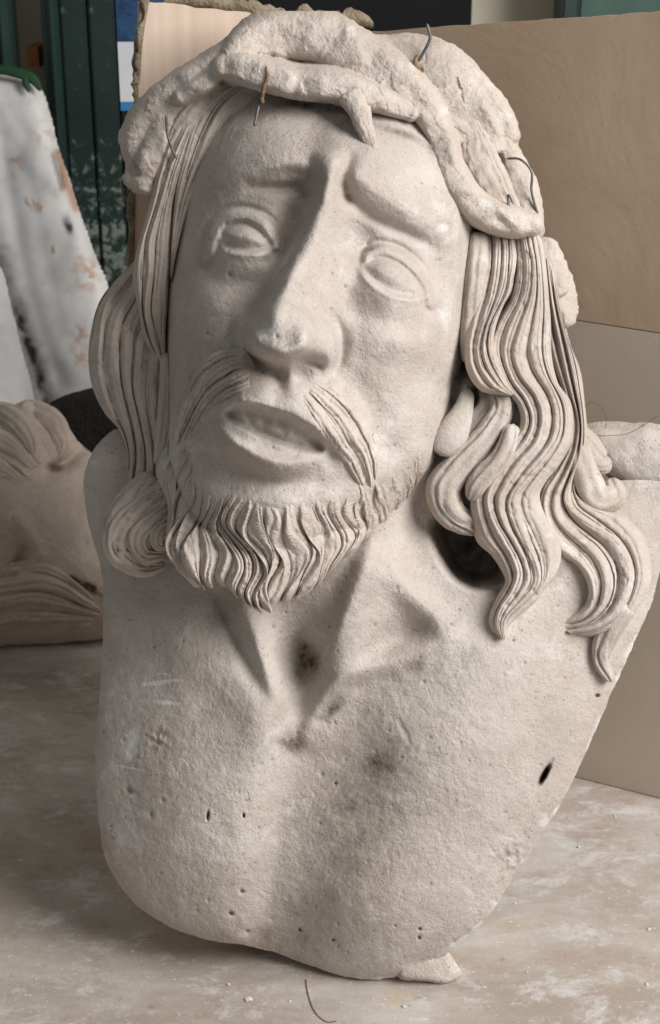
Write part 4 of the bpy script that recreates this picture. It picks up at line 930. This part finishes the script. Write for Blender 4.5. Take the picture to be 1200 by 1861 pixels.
M_PEEL = t.out(col, .6, t.bump(t.noise(60, 5, .6), .22, .003), .35)
setgrid(-90, 240, 110, 1010, 4)
o1 = [(-80, 132), (-10, 134), (56, 142), (74, 158), (90, 200), (106, 268), (128, 330), (150, 400), (176, 470), (200, 536), (208, 640), (206, 800), (204, 996), (120, 998), (96, 860), (60, 740), (40, 660), (12, 560), (-4, 480), (-60, 440)]
s1 = sdpoly(o1, 5, margin=300)
h = 60 * (1 - np.exp(-np.clip(-s1, 0, 300) / 12)) + 8 * fbm(X + .4 * Y, Y * .3, 60, 2, 1) + 1.2 * blur(facets(70, .10, 9), 2)
dd = np.zeros_like(h); cc = np.zeros_like(h)
stroke(h, [(30, 560), (56, 640), (84, 730)], -20, r=14); stroke(h, [(0, 250), (30, 420), (60, 560), (110, 700)], -12, r=16)
dd = np.maximum(dd, np.clip(G(124, 408, 7, 15, -18) * 1.8, 0, 1)); stroke(dd, [(28, 560), (60, 650), (84, 735)], .9, r=8); stroke(dd, [(0, 440), (40, 580), (100, 720)], .4, r=24); stroke(dd, [(104, 275), (118, 340)], .8, r=4); dd *= np.clip(.75 + .7 * fbm(X, Y, 16, 3, 12), 0, 1.2); stroke(dd, [(0, 200), (60, 330), (90, 470), (120, 600)], .16, r=10)  # broad strip beside the crack: grey shading painted in with the dirt
stroke(cc, [(108, 280), (122, 330), (138, 378)], .95, r=8); stroke(dd, [(96, 280), (112, 345)], .6, r=4)
cc += sum(a_ * np.clip(G(x_, y_, rx_, ry_) * (fbm(X, Y, 10, 3, int(x_)) + .25) * 2.2, 0, 1) for x_, y_, rx_, ry_, a_ in [(30, 296, 16, 14, .8), (84, 250, 22, 30, .5), (150, 640, 18, 34, .8), (144, 600, 10, 20, .8), (90, 350, 20, 18, .4), (24, 320, 6, 5, 1), (60, 180, 16, 10, .5), (160, 500, 20, 26, .9)])
cc = np.clip(cc + .7 * np.clip(G(150, 490, 16, 26) * fbm(X, Y, 9, 2, 4) * 2.4, 0, 1) + .6 * np.clip(G(110, 520, 24, 12) * fbm(X, Y, 9, 2, 8) * 2.4, 0, 1), 0, 1)
DW = -1840
# the outline is taken where it stands, in its own depth
wt = thing('white_timber', tuple(toW(120, 730, DW)), 'white peeling timber with rust stains and a knot hole, leaning behind the bust', 'timber')
shell('beam', h, s1, -60, M_PEEL, wt, tuple(toW(120, 730, DW)), {'dirt': np.clip(dd, 0, 1), 'chip': cc}, 1.2, None, DW)
o2 = [(-90, 470), (-30, 470), (4, 490), (24, 570), (44, 650), (66, 750), (84, 990), (0, 1000), (-84, 990), (-90, 700)]
s2 = sdpoly(o2, 5, margin=200); h = 50 * (1 - np.exp(-np.clip(-s2, 0, 300) / 30)) + 7 * fbm(X, Y, 50, 3, 5)
w2 = thing('white_timber', tuple(toW(20, 745, DW + 40)), 'second white timber, low at the far left behind the lying head', 'timber')
shell('beam', h, s2, -50, M_PEEL, w2, tuple(toW(20, 745, DW + 40)), {'dirt': h * 0, 'chip': h * 0}, 1.2, None, DW + 40)
# peg and green cord
M_ORANGE = simple('terracotta', (.42, .15, .05), (.50, .20, .08), 40, .8)
pg = at_y(48, 110, YW - .004)
tag(box('brick_chip', (pg.x, YW + .10, pg.z), (.016, .12, .026), M_ORANGE), 'small orange brick chip showing in the cream wall', 'brick')
b0 = tuple(toW(30, 140, DW + 60))
gc = tag(sweep('garland', [(-40, 122, DW + 60, 14, 16), (10, 128, DW + 66, 16, 18), (46, 136, DW + 70, 18, 20), (64, 148, DW + 70, 14, 16), (74, 166, DW + 66, 6, 8)], simple('green_leafy', (.010, .042, .018), (.018, .07, .03), 60, .6), None, b0, grooves=3, gdep=5, knob=4), 'dark green cord hooked over the top of the white timber', 'cord')
gb = sweep('cord_end', [(44, 136, DW + 72, 14, 14), (48, 152, DW + 74, 12, 12), (54, 170, DW + 74, 6, 8)], gc.data.materials[0], gc, b0, grooves=0)
# dark log
setgrid(60, 260, 680, 880, 4)
DL = -1560
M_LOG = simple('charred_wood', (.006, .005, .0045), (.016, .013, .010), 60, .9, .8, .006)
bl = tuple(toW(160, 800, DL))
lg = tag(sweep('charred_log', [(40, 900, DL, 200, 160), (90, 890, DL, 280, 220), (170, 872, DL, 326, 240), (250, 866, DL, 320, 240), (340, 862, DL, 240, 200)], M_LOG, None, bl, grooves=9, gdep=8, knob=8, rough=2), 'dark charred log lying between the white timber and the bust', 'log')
# second head lying on its side ------------------------------------------------------------------------
setgrid(-160, 300, 700, 1190, 3)
DH = -1190
o3 = [(-150, 800), (-60, 752), (0, 745), (50, 742), (100, 770), (140, 800), (176, 830), (230, 860), (270, 960), (270, 1080), (230, 1150), (130, 1166), (40, 1172), (-60, 1176), (-150, 1160)]
s3 = sdpoly(o3, 5, margin=300)
h = 170 * (1 - np.exp(-np.clip(-s3, 0, 400) / 90)) + 30 * (1 - np.exp(-np.clip(-s3, 0, 400) / 14))
h += 24 * G(100, 930, 70, 60) - 26 * G(110, 845, 40, 18, -30) - 20 * G(36, 1010, 26, 40, 40) + 30 * G(-20, 960, 60, 60)
stroke(h, [(92, 850), (120, 840), (150, 816)], -20, r=9); stroke(h, [(30, 940), (60, 985), (70, 1010)], 18, r=14); stroke(h, [(24, 1035), (44, 1010), (50, 1000)], -24, r=10)
h += 3 * fbm(X, Y, 50, 3, 3) + 1.2 * fbm(X, Y, 12, 2, 5)
d3 = np.clip(.8 * np.clip(G(150, 1062, 50, 8, 24) * (fbm(X, Y, 10, 3, 6) + .7) * 1.5, 0, 1) + .5 * np.clip(G(100, 850, 14, 8) * 1.4, 0, 1) + .25 * np.clip(fbm(X, Y, 30, 4, 8), 0, 1), 0, 1)
b3 = tuple(toW(60, 1170, DH + 60)); b3 = (b3[0], b3[1], 0)
hd = thing('plaster_sculpture', b3, 'greyish plaster head with wavy hair lying on its side left of the bust', 'head')
Hs = blur(h, 3)
shell('face', h, s3, -60, M_GREYP, hd, b3, {'dirt': d3, 'chip': h * 0}, 2, None, DH)
def hl(path, **k):
    sweep('hair_lock', [(x, y, o + DH + float(hs(x, y)), a, b) for x, y, o, a, b in path], M_GREYP, hd, b3, seed=int(path[0][0] + path[0][1]) % 50, **k)
hl([(-60, 770, -20, 60, 60), (0, 756, -30, 50, 60), (30, 770, -10, 50, 60), (50, 800, 0, 40, 40), (60, 830, -6, 16, 20)], grooves=4, gdep=6, knob=4)
hl([(30, 760, -20, 40, 50), (56, 750, -20, 50, 60), (90, 772, -10, 60, 60), (110, 810, -4, 44, 44), (100, 838, -8, 16, 20)], grooves=4, gdep=6, knob=4)
hl([(-60, 810, -10, 50, 40), (0, 806, -6, 50, 44), (40, 836, -6, 36, 34), (60, 860, -10, 14, 18)], grooves=4, gdep=6)
hl([(-60, 850, -10, 50, 36), (-10, 850, -6, 44, 40), (30, 872, -8, 26, 26), (46, 880, -10, 10, 12)], grooves=4, gdep=6)
def hg(pts, o): return [(x, y, o, 0) for x, y in pts]
sheet('hair', [hg([(-80, 1050), (0, 1036), (60, 1026), (104, 1036), (146, 1066), (190, 1104)], 8), hg([(-80, 1080), (0, 1062), (60, 1056), (110, 1066), (150, 1090), (188, 1112)], 22), hg([(-80, 1110), (0, 1096), (60, 1090), (110, 1098), (150, 1110), (186, 1120)], 22),
 hg([(-80, 1140), (0, 1132), (60, 1126), (110, 1126), (150, 1126), (184, 1128)], 14), hg([(-80, 1162), (0, 1158), (60, 1154), (110, 1146), (150, 1138), (182, 1134)], 6)], M_GREYP, hd, b3, strands=1, fine=.5, clump=16, gdep=13, thick=40, tip=.02, K=20, M=110, seed=41, grow=.05, woff=DH)
sheet('hair', [hg([(-60, 764), (0, 756), (40, 752), (90, 772), (122, 802), (140, 832)], -16), hg([(-60, 786), (0, 778), (40, 784), (84, 806), (108, 836)], 4), hg([(-60, 812), (0, 806), (40, 820), (72, 846), (84, 862)], 8), hg([(-60, 836), (0, 834), (40, 852), (58, 876)], 8), hg([(-60, 862), (0, 862), (30, 880), (44, 902)], 6), hg([(-60, 890), (-10, 892), (16, 910), (24, 930)], 2)],
 M_GREYP, hd, b3, strands=1, fine=.5, clump=16, gdep=13, thick=40, tip=.10, K=20, M=110, seed=42, grow=.05, woff=DH, wave=6)
# loose bits on the table ---------------------------------------------------------------------------------
import bmesh
rc = random.Random(11)
spots = [(452, 1818, 5.5, 'largest white plaster crumb, on the table below the middle of the bust'), (416, 1790, 2.6, 'small crumb just left of the largest white crumb'), (527, 1820, 2.4, 'reddish-grey crumb between the largest crumb and the curved fibre'),
 (1052, 1540, 3.2, 'pale crumb on the table right of the bust edge, near the cardboard'), (1118, 1484, 2.8, 'dark speck-like crumb closest to the foot of the cardboard'), (1180, 1690, 3.2, 'crumb at the far right edge of the table'), (735, 1830, 3.2, 'crumb below the foot block of the bust'),
 (1176, 1790, 3.4, 'crumb in the lower right corner of the table'), (958, 1768, 2.6, 'tiny crumb right of the foot block'), (936, 1642, 2.6, 'tiny crumb beside the lower right rim of the bust'), (120, 1600, 2.6, 'crumb left of the rounded lower left rim'), (240, 1730, 2.4, 'tiny crumb in the shadow under the lower left rim')]
def crumb_mesh(seed):
    bm = bmesh.new(); bmesh.ops.create_icosphere(bm, subdivisions=2, radius=1); q = random.Random(seed); o = Vector((q.random() * 9, q.random() * 9, 3))
    from mathutils import noise
    for v in bm.verts: v.co *= 1 + .75 * noise.noise(v.co * 1.1 + o); v.co.z *= .6
    me = bpy.data.meshes.new('plaster_crumb'); bm.to_mesh(me); bm.free(); me.materials.append(M_CRUMB); return me
cms = [crumb_mesh(k) for k in range(5)]
for k, (px, py, r, lb_) in enumerate(spots):
    o = bpy.data.objects.new('plaster_crumb', cms[k % 5]); scene.collection.objects.link(o); p = at_z(px, py, 0); s = r * SC
    o.location = (p.x, p.y, s * .45); o.scale = (s, s, s); o.rotation_euler = (0, 0, rc.uniform(0, 6)); 
    tag(o, lb_, 'crumb', 'plaster crumbs on the table')
def fibre(name, W, r, label):
    S = spline(W, 10); n = len(S); V = []; m = 5
    T = np.gradient(S, axis=0); T /= np.linalg.norm(T, axis=1, keepdims=True) + 1e-12
    for i in range(n):
        a = np.cross(T[i], (0.2, .3, 1)); a /= np.linalg.norm(a); b = np.cross(T[i], a)
        for j in range(m): V.append(S[i] + r * (a * math.cos(6.2832 * j / m) + b * math.sin(6.2832 * j / m)))
    F = [[i * m + j, i * m + (j + 1) % m, (i + 1) * m + (j + 1) % m, (i + 1) * m + j] for i in range(n - 1) for j in range(m)]
    o = mesh_np(name, V, [np.array(F)], M_FIBRE, None, tuple(S[0])); tag(o, label, 'fibre'); return o
pz = lambda px, py, z=.0006: tuple(at_z(px, py, z))
fibre('fibre', [pz(556, 1780), pz(560, 1806), pz(572, 1838), pz(592, 1856), pz(612, 1856)], .0003, 'thin dark curved fibre lying on the table below the bust')
fibre('fibre', [tuple(toW(x, y, w_)) for x, y, w_ in [(1062, 762, 30), (1066, 780, 40), (1080, 800, 44), (1100, 818, 40)]], .00022, 'short brown fibre caught between the hair and the shoulder')
fibre('fibre', [tuple(toW(x, y, w_)) for x, y, w_ in [(1070, 790, 30), (1100, 792, 44), (1140, 788, 44), (1170, 772, 44), (1196, 756, 50)]], .00022, 'long thin fibre arching over the shoulder at the right')
fibre('fibre', [tuple(toW(x, y, w_)) for x, y, w_ in [(1062, 744, 40), (1072, 731, 44), (1090, 738, 46), (1102, 760, 46), (1100, 780, 44)]], .00022, 'looped brown fibre rising beside the long wavy lock')
# the crown frame carries its branches: drop the seed triangle's size to nothing visible inside the plaster
print('built in', round(time.time() - T0, 1), 's')
